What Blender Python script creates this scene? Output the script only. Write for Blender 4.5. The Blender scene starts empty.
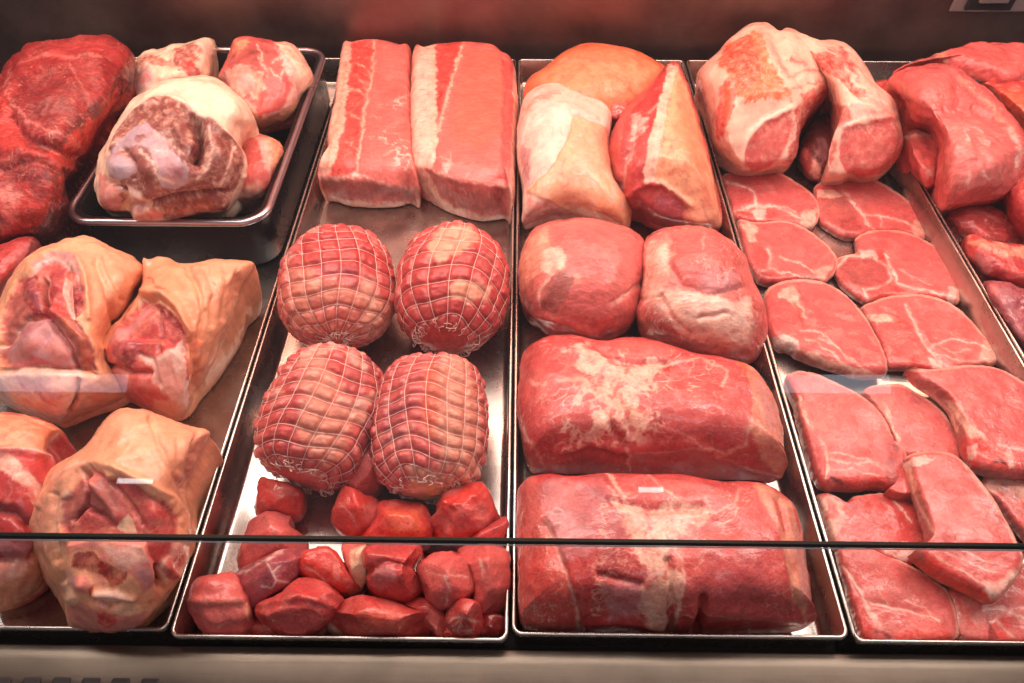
import bpy, math, random
import numpy as np
from mathutils import Vector, Matrix
random.seed(7); np.random.seed(7)
S = bpy.context.scene
C = S.collection

# ------------------------------------------------------------------ camera
FPX, CX, CY = 683.0, 512.0, 341.5
PITCH, YAW = math.radians(50.8), math.radians(0.64)
CAM = np.array([0.0, 0.0, 0.563])
cam = bpy.data.cameras.new("camera"); cam.lens = 36.0 * FPX / 1024; cam.sensor_width = 36
cam.clip_start = 0.01; cam.clip_end = 60
co = bpy.data.objects.new("camera", cam); C.objects.link(co); S.camera = co
co.location = CAM; co.rotation_euler = (math.pi/2 - PITCH, 0, YAW)
RM = np.array(co.rotation_euler.to_matrix())

# ------------------------------------------------------------------ world, lamps, exposure
S.render.engine = 'CYCLES'
S.cycles.use_denoising = True
S.cycles.max_bounces = 7; S.cycles.transparent_max_bounces = 10
S.cycles.sample_clamp_indirect = 6
S.view_settings.view_transform = 'Standard'; S.view_settings.look = 'None'
S.view_settings.exposure = -0.08; S.view_settings.gamma = 1
W = bpy.data.worlds.new("World"); S.world = W; W.use_nodes = True
# the shop side (behind the camera) is lit, the inside of the case is dim
_n, _l = W.node_tree.nodes, W.node_tree.links
_tc = _n.new('ShaderNodeTexCoord'); _sx = _n.new('ShaderNodeSeparateXYZ'); _l.new(_tc.outputs['Generated'], _sx.inputs[0])
_mr = _n.new('ShaderNodeMapRange'); _mr.inputs['From Min'].default_value = -.25; _mr.inputs['From Max'].default_value = -.95
_mr.inputs['To Min'].default_value = .12; _mr.inputs['To Max'].default_value = .24; _l.new(_sx.outputs['Y'], _mr.inputs[0])
_n['Background'].inputs[0].default_value = (1.0, .80, .84, 1); _l.new(_mr.outputs[0], _n['Background'].inputs[1])

def area(name, loc, target, sx, sy, power, col):
    l = bpy.data.lights.new(name, 'AREA'); l.shape = 'RECTANGLE'; l.size = sx; l.size_y = sy
    l.energy = power; l.color = col
    o = bpy.data.objects.new(name, l); C.objects.link(o); o.location = loc
    d = Vector(target) - Vector(loc); o.rotation_euler = d.to_track_quat('-Z', 'Y').to_euler()
    return o
# tubes under the canopy of the case, and the ceiling light of the shop
area('case_tube_front', (0.05, .52, .66), (0.05, .42, 0), 1.9, .05, 7.0, (1, .82, .73))
area('case_tube_middle', (0.05, .70, .68), (0.05, .60, 0), 1.9, .09, 6.6, (1, .78, .67))
area('case_tube_back', (0.05, .86, .62), (0.05, .72, 0), 1.9, .04, 8.5, (1, .36, .24))
area('glass_band_lamp_left', (-2.15, -2.5, .645), (-2.15, 0, .645), .72, .085, .50, (.86, .86, 1))  # strip lamp added for the pale band reflected in the upper pane
area('glass_band_lamp_right', (1.46, -2.5, .672), (1.46, 0, .672), .50, .085, .45, (.86, .88, 1))  # its right counterpart, also added only for the reflected band
area('shop_lamp_left', (-1.70, -2.5, .205), (-1.70, 0, .205), .16, .022, .13, (1, .95, .92))
area('shop_lamp_right', (.60, -2.5, .190), (.60, 0, .190), .11, .022, .09, (1, .95, .92))
area('shop_ceiling_light', (0.2, -.75, 2.3), (0, .35, 0), 1.6, .6, 10, (1, .84, .84))

# ------------------------------------------------------------------ maths helpers
def unproj(px, py, z):
    px = np.asarray(px, float); py = np.asarray(py, float)
    d = np.stack([(px-CX), -(py-CY), -FPX*np.ones_like(px)], -1) @ RM.T
    t = (np.asarray(z) - CAM[2]) / d[..., 2]
    return CAM + d * t[..., None]
def proj(P):
    q = (P - CAM) @ RM
    return np.stack([CX + FPX*q[..., 0]/-q[..., 2], CY - FPX*q[..., 1]/-q[..., 2]], -1)

_r = np.random.RandomState(3); _perm = _r.permutation(256); _perm = np.concatenate([_perm]*3)
_g = _r.normal(size=(256, 3)); _g /= np.linalg.norm(_g, axis=1)[:, None]
def perlin(P):
    P = np.asarray(P, float); i = np.floor(P).astype(int); f = P - i; i &= 255
    u = f*f*f*(f*(f*6-15)+10); out = 0
    for a in (0, 1):
        for b in (0, 1):
            for c in (0, 1):
                h = _perm[_perm[_perm[(i[:, 0]+a) & 255]+((i[:, 1]+b) & 255)]+((i[:, 2]+c) & 255)]
                g = _g[h]; d = (g*(f-np.array([a, b, c]))).sum(1)
                w = (u[:, 0] if a else 1-u[:, 0])*(u[:, 1] if b else 1-u[:, 1])*(u[:, 2] if c else 1-u[:, 2])
                out = out + w*d
    return out*1.6
def fbm(P, oct=3):
    s = 0; a = 1; t = 0
    for k in range(oct):
        s = s + a*perlin(P*(2.03**k)+17.3*k); t += a; a *= .5
    return s/t
def pts(s):
    if isinstance(s, str): return np.array([[float(v) for v in q.split(',')] for q in s.split()])
    return np.asarray(s, float)
def seg_dist(Q, P, closed):
    n = len(P); best = np.full(len(Q), 1e9)
    for k in range(n if closed else n-1):
        a = P[k]; b = P[(k+1) % n]; ab = b-a; L = max((ab**2).sum(), 1e-9)
        t = np.clip(((Q-a)@ab)/L, 0, 1); d = Q-(a+t[:, None]*ab)
        best = np.minimum(best, np.hypot(d[:, 0], d[:, 1]))
    return best
def inside(Q, P):
    r = np.zeros(len(Q), bool); n = len(P)
    for k in range(n):
        x1, y1 = P[k]; x2, y2 = P[(k+1) % n]
        c = (y1 > Q[:, 1]) != (y2 > Q[:, 1])
        if y1 == y2: continue
        r ^= c & (Q[:, 0] < (x2-x1)*(Q[:, 1]-y1)/(y2-y1)+x1)
    return r
def sdf(Q, P):                                   # positive inside
    d = seg_dist(Q, P, True); return np.where(inside(Q, P), d, -d)
def sstep(x): x = np.clip(x, 0, 1); return x*x*(3-2*x)
def smooth_closed(P, it=2):
    for _ in range(it):
        Q = np.roll(P, -1, 0); P = np.stack([.78*P+.22*Q, .22*P+.78*Q], 1).reshape(-1, 2)
    return P
def resample(P, n):
    Q = np.vstack([P, P[:1]]); d = np.r_[0, np.cumsum(np.hypot(*np.diff(Q, axis=0).T))]
    t = np.linspace(0, d[-1], n, endpoint=False)
    return np.stack([np.interp(t, d, Q[:, 0]), np.interp(t, d, Q[:, 1])], 1)

# ------------------------------------------------------------------ mesh + object helpers
def tag(o, label=None, cat=None, group=None, kind=None):
    if label: o['label'] = label
    if cat: o['category'] = cat
    if group: o['group'] = group
    if kind: o['kind'] = kind
    return o
def mesh_obj(name, V, F, mat, parent=None, col=None, smooth=True, loc=None):
    V = np.asarray(V, float)
    if loc is None: loc = np.array([V[:, 0].mean(), V[:, 1].mean(), V[:, 2].min()]) if parent is None else np.zeros(3)
    loc = np.asarray(loc, float)
    me = bpy.data.meshes.new(name)
    if isinstance(F, tuple):      # (quads array, tris array)
        q, t = F; nq, nt = len(q), len(t)
        me.vertices.add(len(V)); me.vertices.foreach_set('co', (V-loc).astype(np.float32).ravel())
        idx = np.concatenate([q.ravel(), t.ravel()]).astype(np.int32)
        me.loops.add(len(idx)); me.loops.foreach_set('vertex_index', idx)
        st = np.concatenate([np.arange(nq)*4, nq*4+np.arange(nt)*3]).astype(np.int32)
        me.polygons.add(nq+nt); me.polygons.foreach_set('loop_start', st)
        me.update(calc_edges=True); me.validate()
    else:
        me.from_pydata([tuple(v) for v in (V-loc)], [], [tuple(f) for f in F]); me.update()
    if smooth: me.polygons.foreach_set('use_smooth', np.ones(len(me.polygons), bool))
    if col is not None:
        a = me.color_attributes.new('Col', 'FLOAT_COLOR', 'POINT')
        a.data.foreach_set('color', np.c_[col, np.ones(len(col))].astype(np.float32).ravel())
    if mat: me.materials.append(mat)
    o = bpy.data.objects.new(name, me); C.objects.link(o); o.location = loc
    if parent: o.parent = parent; o.matrix_parent_inverse = Matrix.Identity(4); o.location = Vector(loc) - parent.location
    return o
def empty(name, loc):
    o = bpy.data.objects.new(name, None); C.objects.link(o); o.location = loc; o.empty_display_size = .02
    return o
def box(name, x0, x1, y0, y1, z0, z1, mat, parent=None, bev=.001):
    V = [(x, y, z) for z in (z0, z1) for y in (y0, y1) for x in (x0, x1)]
    F = [(0, 2, 3, 1), (4, 5, 7, 6), (0, 1, 5, 4), (2, 6, 7, 3), (0, 4, 6, 2), (1, 3, 7, 5)]
    o = mesh_obj(name, V, F, mat, parent, smooth=False)
    if bev:
        m = o.modifiers.new('b', 'BEVEL'); m.width = bev; m.segments = 2
    return o
def normals(V, q, t):
    n = np.zeros_like(V)
    for F in (q, t):
        if len(F) == 0: continue
        a, b, c = V[F[:, 0]], V[F[:, 1]], V[F[:, 2]]
        if F.shape[1] == 4: fn = np.cross(V[F[:, 2]]-a, V[F[:, 3]]-b)
        else: fn = np.cross(b-a, c-a)
        for k in range(F.shape[1]):
            for ax in range(3): n[:, ax] += np.bincount(F[:, k], fn[:, ax], len(V))
    return n/np.maximum(np.linalg.norm(n, axis=1), 1e-12)[:, None]

# ------------------------------------------------------------------ materials
def nt(name):
    m = bpy.data.materials.new(name); m.use_nodes = True
    return m, m.node_tree.nodes, m.node_tree.links, m.node_tree.nodes['Principled BSDF']
def meat_mat(name, rough=.50, coat=.3, grain=260, bump=.35, sss=.06, speck=.2, stretch=(1, 1, 1), rot=0, mid=.22):
    m, N, Lk, B = nt(name)
    tc = N.new('ShaderNodeTexCoord'); at = N.new('ShaderNodeAttribute'); at.attribute_name = 'Col'
    mp = N.new('ShaderNodeMapping'); mp.inputs['Scale'].default_value = stretch; mp.inputs['Rotation'].default_value = (.3, .2, rot)
    Lk.new(tc.outputs['Object'], mp.inputs[0])
    def noise(sc, det, ro, v):
        n = N.new('ShaderNodeTexNoise'); n.inputs['Scale'].default_value = sc; n.inputs['Detail'].default_value = det
        n.inputs['Roughness'].default_value = ro; Lk.new(v, n.inputs['Vector']); return n.outputs[0]
    def rng(v, a, b, c, d):
        r = N.new('ShaderNodeMapRange'); r.inputs['From Min'].default_value = a; r.inputs['From Max'].default_value = b
        r.inputs['To Min'].default_value = c; r.inputs['To Max'].default_value = d; Lk.new(v, r.inputs[0]); return r.outputs[0]
    def mth(op, a, b):
        x = N.new('ShaderNodeMath'); x.operation = op
        for k, v in enumerate((a, b)):
            if isinstance(v, float): x.inputs[k].default_value = v
            else: Lk.new(v, x.inputs[k])
        return x.outputs[0]
    n1 = noise(grain, 4, .7, mp.outputs[0]); n2 = noise(105, 5, .62, mp.outputs[0]); n3 = noise(48, 4, .6, tc.outputs['Object'])
    lum = mth('MULTIPLY', rng(n1, .3, .7, 1-speck, 1+speck), rng(n2, .3, .7, 1-mid, 1+mid))
    vm = N.new('ShaderNodeVectorMath'); vm.operation = 'SCALE'; Lk.new(at.outputs['Color'], vm.inputs[0]); Lk.new(lum, vm.inputs['Scale'])
    # pale wisps of tissue that run through the lean
    rid = mth('ABSOLUTE', mth('SUBTRACT', noise(70, 5, .6, mp.outputs[0]), .5), 0.0)
    wis = mth('MULTIPLY', rng(rid, 0, .026, .30, 0), rng(n3, .42, .62, 0, 1))
    mx = N.new('ShaderNodeMix'); mx.data_type = 'RGBA'; Lk.new(wis, mx.inputs[0]); Lk.new(vm.outputs[0], mx.inputs[6]); mx.inputs[7].default_value = (.72, .30, .25, 1)
    Lk.new(mx.outputs[2], B.inputs['Base Color'])
    Lk.new(rng(n3, .3, .7, rough-.14, rough+.16), B.inputs['Roughness'])
    B.inputs['Subsurface Weight'].default_value = sss
    B.inputs['Subsurface Radius'].default_value = (1, .3, .2); B.inputs['Subsurface Scale'].default_value = .003
    Lk.new(rng(n3, .38, .64, coat*1.6, coat*.25), B.inputs['Coat Weight']); B.inputs['Coat Roughness'].default_value = .08
    B.inputs['Specular IOR Level'].default_value = .28
    bp = N.new('ShaderNodeBump'); bp.inputs['Strength'].default_value = bump; bp.inputs['Distance'].default_value = .0016
    Lk.new(mth('ADD', n1, mth('MULTIPLY', n2, 1.6)), bp.inputs['Height']); Lk.new(bp.outputs[0], B.inputs['Normal'])
    bp2 = N.new('ShaderNodeBump'); bp2.inputs['Strength'].default_value = bump*.8; bp2.inputs['Distance'].default_value = .0016
    Lk.new(n2, bp2.inputs['Height']); Lk.new(bp2.outputs[0], B.inputs['Coat Normal'])
    return m
def metal_mat(name, col=(.62, .60, .58), rough=.22, axis='Y', scr=.08, dist=.0002, metallic=1.0, grime=.0):
    m, N, Lk, B = nt(name)
    B.inputs['Metallic'].default_value = metallic; B.inputs['Base Color'].default_value = (*col, 1)
    tc = N.new('ShaderNodeTexCoord'); mp = N.new('ShaderNodeMapping')
    mp.inputs['Scale'].default_value = (900, 12, 300) if axis == 'Y' else (12, 900, 900)
    Lk.new(tc.outputs['Object'], mp.inputs[0])
    n = N.new('ShaderNodeTexNoise'); n.inputs['Scale'].default_value = 1; n.inputs['Detail'].default_value = 3; Lk.new(mp.outputs[0], n.inputs['Vector'])
    n2 = N.new('ShaderNodeTexNoise'); n2.inputs['Scale'].default_value = 14; n2.inputs['Detail'].default_value = 6; n2.inputs['Roughness'].default_value = .65
    Lk.new(tc.outputs['Object'], n2.inputs['Vector'])
    r = N.new('ShaderNodeMapRange'); r.inputs['To Min'].default_value = rough-.08; r.inputs['To Max'].default_value = rough+.14
    Lk.new(n2.outputs[0], r.inputs[0]); Lk.new(r.outputs[0], B.inputs['Roughness'])
    bp = N.new('ShaderNodeBump'); bp.inputs['Strength'].default_value = scr; bp.inputs['Distance'].default_value = dist
    Lk.new(n.outputs[0], bp.inputs['Height']); Lk.new(bp.outputs[0], B.inputs['Normal'])
    cr = N.new('ShaderNodeMapRange'); cr.inputs['From Min'].default_value = .35; cr.inputs['From Max'].default_value = .65
    cr.inputs['To Min'].default_value = 1-grime-.08; cr.inputs['To Max'].default_value = 1
    Lk.new(n2.outputs[0], cr.inputs[0])
    vm = N.new('ShaderNodeVectorMath'); vm.operation = 'SCALE'; vm.inputs[0].default_value = col; Lk.new(cr.outputs[0], vm.inputs['Scale'])
    Lk.new(vm.outputs[0], B.inputs['Base Color'])
    return m
def plain(name, col, rough=.5, metallic=0, coat=0):
    m, N, Lk, B = nt(name)
    B.inputs['Base Color'].default_value = (*col, 1); B.inputs['Roughness'].default_value = rough
    B.inputs['Metallic'].default_value = metallic; B.inputs['Coat Weight'].default_value = coat
    return m
def glass_mat(name):
    m, N, Lk, B = nt(name); N.remove(B)
    t = N.new('ShaderNodeBsdfTransparent'); t.inputs[0].default_value = (.985, .992, .985, 1)
    g = N.new('ShaderNodeBsdfGlossy'); g.inputs['Roughness'].default_value = .01
    lw = N.new('ShaderNodeLayerWeight'); lw.inputs[0].default_value = .5
    pw = N.new('ShaderNodeMath'); pw.operation = 'POWER'; pw.inputs[1].default_value = 5; Lk.new(lw.outputs['Facing'], pw.inputs[0])
    f = N.new('ShaderNodeMath'); f.operation = 'MULTIPLY_ADD'; f.inputs[1].default_value = .93; f.inputs[2].default_value = .035; Lk.new(pw.outputs[0], f.inputs[0])
    x = N.new('ShaderNodeMixShader'); Lk.new(f.outputs[0], x.inputs[0]); Lk.new(t.outputs[0], x.inputs[1]); Lk.new(g.outputs[0], x.inputs[2])
    Lk.new(x.outputs[0], N['Material Output'].inputs[0]); return m

M = dict(
    cut=meat_mat('cut_meat', rough=.45, coat=.55, grain=420, bump=.38, speck=.13, mid=.15),
    muscle=meat_mat('whole_muscle', rough=.44, coat=.6, grain=230, bump=.45, speck=.14, stretch=(1, 2.6, 1), rot=.5, mid=.2),
    skin=meat_mat('skin_and_fat', rough=.50, coat=.42, grain=330, bump=.32, speck=.08, sss=.12, mid=.12),
    beef=meat_mat('beef', rough=.46, coat=.35, grain=200, bump=.6, speck=.22, stretch=(1.2, 3, 1), rot=-.5, mid=.28),
    steel=metal_mat('tray_steel', col=(.62, .59, .56), rough=.24, axis='Y', scr=.08, grime=.30),
    wall=metal_mat('back_wall_steel', col=(.27, .19, .17), rough=.40, axis='X', scr=.25, grime=.2),
    ledge=metal_mat('ledge_steel', col=(.17, .145, .12), rough=.36, axis='X', scr=.3, grime=.2),
    pan=metal_mat('pan_dark', col=(.03, .028, .03), rough=.24, axis='Y', scr=.05, metallic=.8),
    pansteel=metal_mat('pan_rim', col=(.50, .47, .53), rough=.26, axis='Y', scr=.05),
    black=plain('black_gap', (.012, .011, .012), .6),
    gedge=plain('glass_edge', (.010, .022, .020), .12),
    glass=glass_mat('clear_glass'),
    bevel_glint=plain('glass_bevel_glint', (.75, .78, .74), .25, .6),  # pale colour paints the light caught along the glass edge
    net=plain('net_string', (.80, .60, .54), .7),
)
COL = dict(
    red=(.47, .046, .046), pink=(.62, .140, .122), cut=(.59, .105, .100), lightpink=(.67, .22, .19), deep=(.25, .017, .019), dark=(.10, .009, .011),
    bright=(.57, .045, .036), fat=(.83, .50, .39), pale=(.88, .66, .50), white=(.84, .58, .50), skin=(.80, .375, .215), skinp=(.74, .33, .22), cream=(.84, .55, .37),
    mem=(.52, .25, .27), purple=(.31, .062, .085), brown=(.17, .040, .032), brownl=(.33, .090, .075), orange=(.70, .15, .055), blood=(.56, .014, .014),
    brownd=(.23, .060, .052), bone=(.66, .48, .42), grey=(.42, .32, .38), yellow=(.76, .42, .15), blackc=(.02, .008, .008))
COL = {k: np.array(v) for k, v in COL.items()}

# features: A paint area, L paint line, DA raise area, DL ridge/groove, DB bump, N painted vein noise
def A(c, s, soft=2.5, a=1, warp=3): return ('A', c, s, soft, a, warp)
def L(c, s, w=1.5, a=.8, soft=1.2, warp=3): return ('L', c, s, w, a, soft, warp)
def DA(s, h, soft=6): return ('DA', s, h, soft)
def DL(s, h, w=4): return ('DL', s, h, w)
def DB(x, y, r, h): return ('DB', x, y, r, h)
def V_(c, scale, width, a=.6, st=(1, 1), ang=0, mask=None): return ('V', c, scale, width, a, st, ang, mask)
def MOT(c, scale, lo, a=.6, mask=None): return ('M', c, scale, lo, a, mask)

CREATED = []
def ring_soft(F):
    n = len(F); out = []
    for w in (max(2, n//36), max(3, n//14)):
        k = np.exp(-.5*(np.arange(-3*w, 3*w+1)/w)**2); k /= k.sum(); m_ = len(k)//2
        idx = (np.arange(-m_, n+m_)) % n
        out.append(np.stack([np.convolve(c[idx], k, 'valid') for c in F.T], 1))
    return out
def ring_at(F, soft, r):
    s_ = min(1, (1-r)*2.2)
    if s_ < .5: t = s_*2; return F*(1-t)+soft[0]*t
    t = (s_-.5)*2; return soft[0]*(1-t)+soft[1]*t
def blob_verts(fp, cen, z0, z1, eq, p, q, nt_, nb, tilt, bot=.86):
    s = np.linspace(0, 1, nt_+1)[1:]; r = .35*s+.65*np.sin(np.pi/2*s)
    sf = ring_soft(fp); rings = [cen + ri*(ring_at(fp, sf, ri)-cen) for ri in r]
    zt = z0+(z1-z0)*eq
    hz = [(1-ri**p)**(1/q) if ri < 1 else 0 for ri in r]
    V = [np.array([[cen[0], cen[1], z1]])]
    for R_, h in zip(rings, hz): V.append(np.c_[R_, np.full(len(R_), zt+(z1-zt)*h)])
    sb = np.linspace(0, 1, nb+1)[1:]
    for b in sb:
        rr = bot+(1-bot)*math.cos(b*math.pi/2)**.8 if b < 1 else bot
        V.append(np.c_[cen+rr*(fp-cen), np.full(len(fp), zt-(zt-z0)*math.sin(b*math.pi/2))])
    V.append(np.array([[cen[0], cen[1], z0]]))
    V = np.vstack(V)
    if tilt:
        w = (V[:, 2]-z0)/(z1-z0)
        V[:, 2] += (tilt[0]*(V[:, 0]-cen[0])+tilt[1]*(V[:, 1]-cen[1]))*w
        V[:, 2] = np.maximum(V[:, 2], min(z0, .001))
    return V
def dome_verts(E, cen, z0, z1, p, q, nt_, nb, bot):
    """E: 3-D contour ring (low at the near side, high at the far side); the body swells from it towards the open side."""
    s = np.linspace(0, 1, nt_+1)[1:]; r = .35*s+.65*np.sin(np.pi/2*s)
    dc = CAM-cen; dc /= np.linalg.norm(dc); B = .85*dc+np.array([0, 0, .15]); B /= np.linalg.norm(B)
    amp = max((z1-cen[2])/B[2], .002)
    V = [(cen+B*amp)[None]]; sf = ring_soft(E)
    for ri in r: V.append(cen+ri*(ring_at(E, sf, ri)-cen)+B*amp*((1-ri**p)**(1/q) if ri < 1 else 0))
    for b in np.linspace(0, 1, nb+1)[1:]:
        c_ = math.cos(b*math.pi/2) if b < 1 else 0; sn = math.sin(b*math.pi/2); rr = bot+(1-bot)*c_
        xy = cen[:2]+rr*(E[:, :2]-cen[:2]); V.append(np.c_[xy, E[:, 2]-(E[:, 2]-z0)*sn])
    V.append(np.array([[cen[0], cen[1], z0]]))
    return np.vstack(V)
def blob_faces(n, rings):
    i = np.arange(n); j = (i+1) % n; q = []
    for k in range(rings-1):
        a = 1+k*n; q.append(np.c_[a+i, a+n+i, a+n+j, a+j])
    top = np.c_[np.zeros(n, int), 1+i, 1+j]; last = 1+(rings-1)*n
    bot = np.c_[np.full(n, last+n), last+j, last+i]
    return np.vstack(q), np.vstack([top, bot])

def meat(name, outline, z0, z1, base='cut', feats=(), mat='cut', p=3.0, q=2.0, eq=.45, tilt=None, cen=None, side=None,
         rim=None, lump=(.004, 22), facet=0, cuts=0, grow=0, rough_edge=.8, label=None, cat=None, group=None, parent=None, fine=.28, planes=(), res=1.15, bot=.86, fit=True, sm=2, kind=None):
    """A body grown on a footprint: outline is where its edge stands in the photo, taken back to its real height."""
    O = smooth_closed(pts(outline), sm)
    per = np.hypot(*np.diff(np.vstack([O, O[:1]]), axis=0).T).sum()
    n = int(np.clip(per/res, 60, 760))
    Tn = resample(O, n)
    if grow:
        cg = Tn.mean(0); dd = Tn-cg; Tn = Tn+dd/np.hypot(*dd.T)[:, None]*grow
    # orientation + image normals
    ar = .5*np.sum(Tn[:, 0]*np.roll(Tn[:, 1], -1)-np.roll(Tn[:, 0], -1)*Tn[:, 1])
    if ar > 0: Tn = Tn[::-1]          # counter-clockwise seen from above in the world
    tg = np.roll(Tn, -3, 0)-np.roll(Tn, 3, 0); tg /= np.hypot(*tg.T)[:, None]
    nm = np.c_[-tg[:, 1], tg[:, 0]]
    c0 = Tn.mean(0)
    if ((Tn-c0)*nm).sum() < 0: nm = -nm
    up = (1-nm[:, 1])/2
    # a body can only be so tall for the height it shows in the picture
    hp = np.ptp(Tn[:, 1]); cm = unproj(Tn[:, 0].mean(), Tn[:, 1].mean(), z0); dv = cm-CAM
    kpx = FPX/abs((dv@RM)[2]); cosd = np.hypot(dv[0], dv[1])/np.linalg.norm(dv)
    z1 = min(z1, z0+(.60 if p < 4 else .8)*hp/(kpx*cosd))
    zs = z0+(z1-z0)*(.2+.6*up)
    fp = unproj(Tn[:, 0], Tn[:, 1], zs)[:, :2]
    cp = pts(cen)[0] if cen is not None else np.array([Tn[:, 0].mean(), Tn[:, 1].mean()])
    def centre(f):
        x, y = f.T; x2, y2 = np.roll(x, -1), np.roll(y, -1); cr = x*y2-x2*y
        return np.array([((x+x2)*cr).sum(), ((y+y2)*cr).sum()])/(3*cr.sum())
    def csm(a, w):
        k = np.exp(-.5*(np.arange(-3*w, 3*w+1)/w)**2); k /= k.sum(); m_ = len(k)//2
        return np.stack([np.convolve(np.r_[c[-m_:], c, c[:m_]], k, 'valid') for c in a.T], 1)
    cw = centre(fp)
    domed = p < 4
    if domed:
        tt = (Tn[:, 1].max()-Tn[:, 1])/hp; H_ = z1-z0; zs = z0+H_*(.14+.52*tt)
        fp = unproj(Tn[:, 0], Tn[:, 1], zs)[:, :2]; cw = centre(fp)
    elif fit:
        st = max(1, n//110); idx = np.arange(0, n, st); off = np.zeros((n, 2)); sp = per/n
        a0 = unproj(Tn[:, 0], Tn[:, 1], zs)[:, :2]; b0 = unproj(Tn[:, 0]-nm[:, 0]*4, Tn[:, 1]-nm[:, 1]*4, zs)[:, :2]
        unit = (b0-a0)/4
        for it in range(6):
            f = fp+off; cw = centre(f)
            pp = proj(blob_verts(f[idx], cw, z0, z1, eq, p, q, 14, 6, tilt, bot))
            T_, N_ = Tn[idx], nm[idx]; rel = pp[None]-T_[:, None]
            al = np.abs(rel[..., 0]*N_[:, None, 1]-rel[..., 1]*N_[:, None, 0])
            nn = rel[..., 0]*N_[:, None, 0]+rel[..., 1]*N_[:, None, 1]
            ov = np.where(al < st*sp*1.2+2, nn, -1e9).max(1); ov = np.clip(ov, -12, 12)
            d = np.interp(np.arange(n), np.r_[idx, n], np.r_[ov, ov[0]])
            off = csm(off+.7*unit*d[:, None], max(2, n//60))
        fp = fp+off; cw = centre(fp)
    zc_ = np.c_[fp, np.zeros(n)]
    wn = fp-cw; wn /= np.maximum(np.linalg.norm(wn, axis=1), 1e-9)[:, None]
    seed = (abs(hash(str(outline))) % 97) if False else float(np.abs(Tn).sum() % 97)
    fp = fp + wn*(rough_edge*.001*fbm(zc_*160+seed, 3))[:, None]
    rad = np.hypot(*(Tn-Tn.mean(0)).T).mean()
    nt_ = int(np.clip(rad/res*1.05, 14, 140)); nb = max(6, nt_//4)
    if domed:
        cz = z0+(z1-z0)*.40; V = dome_verts(np.c_[fp, zs], np.array([cw[0], cw[1], cz]), z0, z1, p, q, nt_, nb, min(bot, .80))
    else: V = blob_verts(fp, cw, z0, z1, eq, p, q, nt_, nb, tilt, bot)
    Q, T = blob_faces(n, nt_+nb)
    if cuts:
        rs = np.random.RandomState(int(seed*100) % 9999); cc = V.mean(0); dcam = (CAM-cc)/np.linalg.norm(CAM-cc); done = []; tries = 0
        while len(done) < cuts and tries < 60:
            tries += 1; nv = rs.normal(size=3); nv /= np.linalg.norm(nv)
            if nv@dcam < .42 or any(nv@o_ > .80 for o_ in done): continue
            done.append(nv); h = ((V-cc)@nv); lim = h.max()*rs.uniform(.62, .82); x_ = h-lim; V = V-(.5*(x_+np.sqrt(x_*x_+.0014**2)))[:, None]*nv*.95
    for nx, ny, nz, fr in planes:      # knife cuts in known directions
        nv = np.array([nx, ny, nz], float); nv /= np.linalg.norm(nv); cc = V.mean(0); h = (V-cc)@nv; x_ = h-h.max()*fr
        V = V-(.5*(x_+np.sqrt(x_*x_+.0018**2)))[:, None]*nv*.93
    N0 = normals(V, Q, T)
    # natural lumps
    am, sc = lump
    topw = sstep((V[:, 2]-z0)/max(z1-z0, 1e-4)*2)
    V = V + N0*((am*fbm(V*sc+seed, 2)+am*.22*fbm(V*sc*4+seed, 2))*topw)[:, None]
    if facet: V = V - N0*(facet*np.abs(fbm(V*34+seed+3, 2))*topw*1.6-facet*.3*topw)[:, None]
    P2 = proj(V)
    view = CAM-V; view /= np.linalg.norm(view, axis=1)[:, None]
    face = sstep(((N0*view).sum(1)+.15)/.4)
    # per vertex warps (in pixels of the traced drawing)
    w1 = np.c_[fbm(V*70+seed, 3), fbm(V*70+seed+31, 3)]; w2 = np.c_[fbm(V*300+seed, 2), fbm(V*300+seed+11, 2)]
    disp = np.zeros(len(V))
    for f in feats:
        if f[0] == 'DA': disp += f[2]*.001*sstep(sdf(P2+w1*2, pts(f[1]))/f[3]*.5+.5)
        elif f[0] == 'DL': d = seg_dist(P2+w1*2, pts(f[1]), False); disp += f[2]*.001*np.exp(-(d/f[3])**2)
        elif f[0] == 'DB': d = np.hypot(P2[:, 0]-f[1], P2[:, 1]-f[2]); disp += f[4]*.001*np.exp(-(d/f[3])**2)
    V = V + N0*(disp*face)[:, None]
    col = np.tile(COL[base], (len(V), 1))
    mott = fbm(V*55+seed+5, 4)[:, None]; col = col*(1+.34*mott)
    col = col + (COL['lightpink']-col)*np.clip(.26*fbm(V*28+seed+9, 2), 0, .2)[:, None]
    def mix(c, k): 
        nonlocal col
        c = COL[c] if isinstance(c, str) else np.array(c)
        c = c*(1+.14*mott)
        col = col+(c-col)*np.clip(k, 0, 1)[:, None]
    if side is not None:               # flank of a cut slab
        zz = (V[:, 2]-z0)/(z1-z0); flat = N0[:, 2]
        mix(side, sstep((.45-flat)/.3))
    if rim:                            # fat border just inside the edge
        c, wd, al = rim; e = sdf(P2+w1*wd*.9, Tn[::max(1, n//90)]); mix(c, al*sstep((wd-e)/2.0+.5)*(N0[:, 2] > .0))
    brk = .8*fbm(V*120+seed+44, 3)+.35*fbm(V*np.array([1, 2.5, 1])*300+seed+4, 2)
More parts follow.
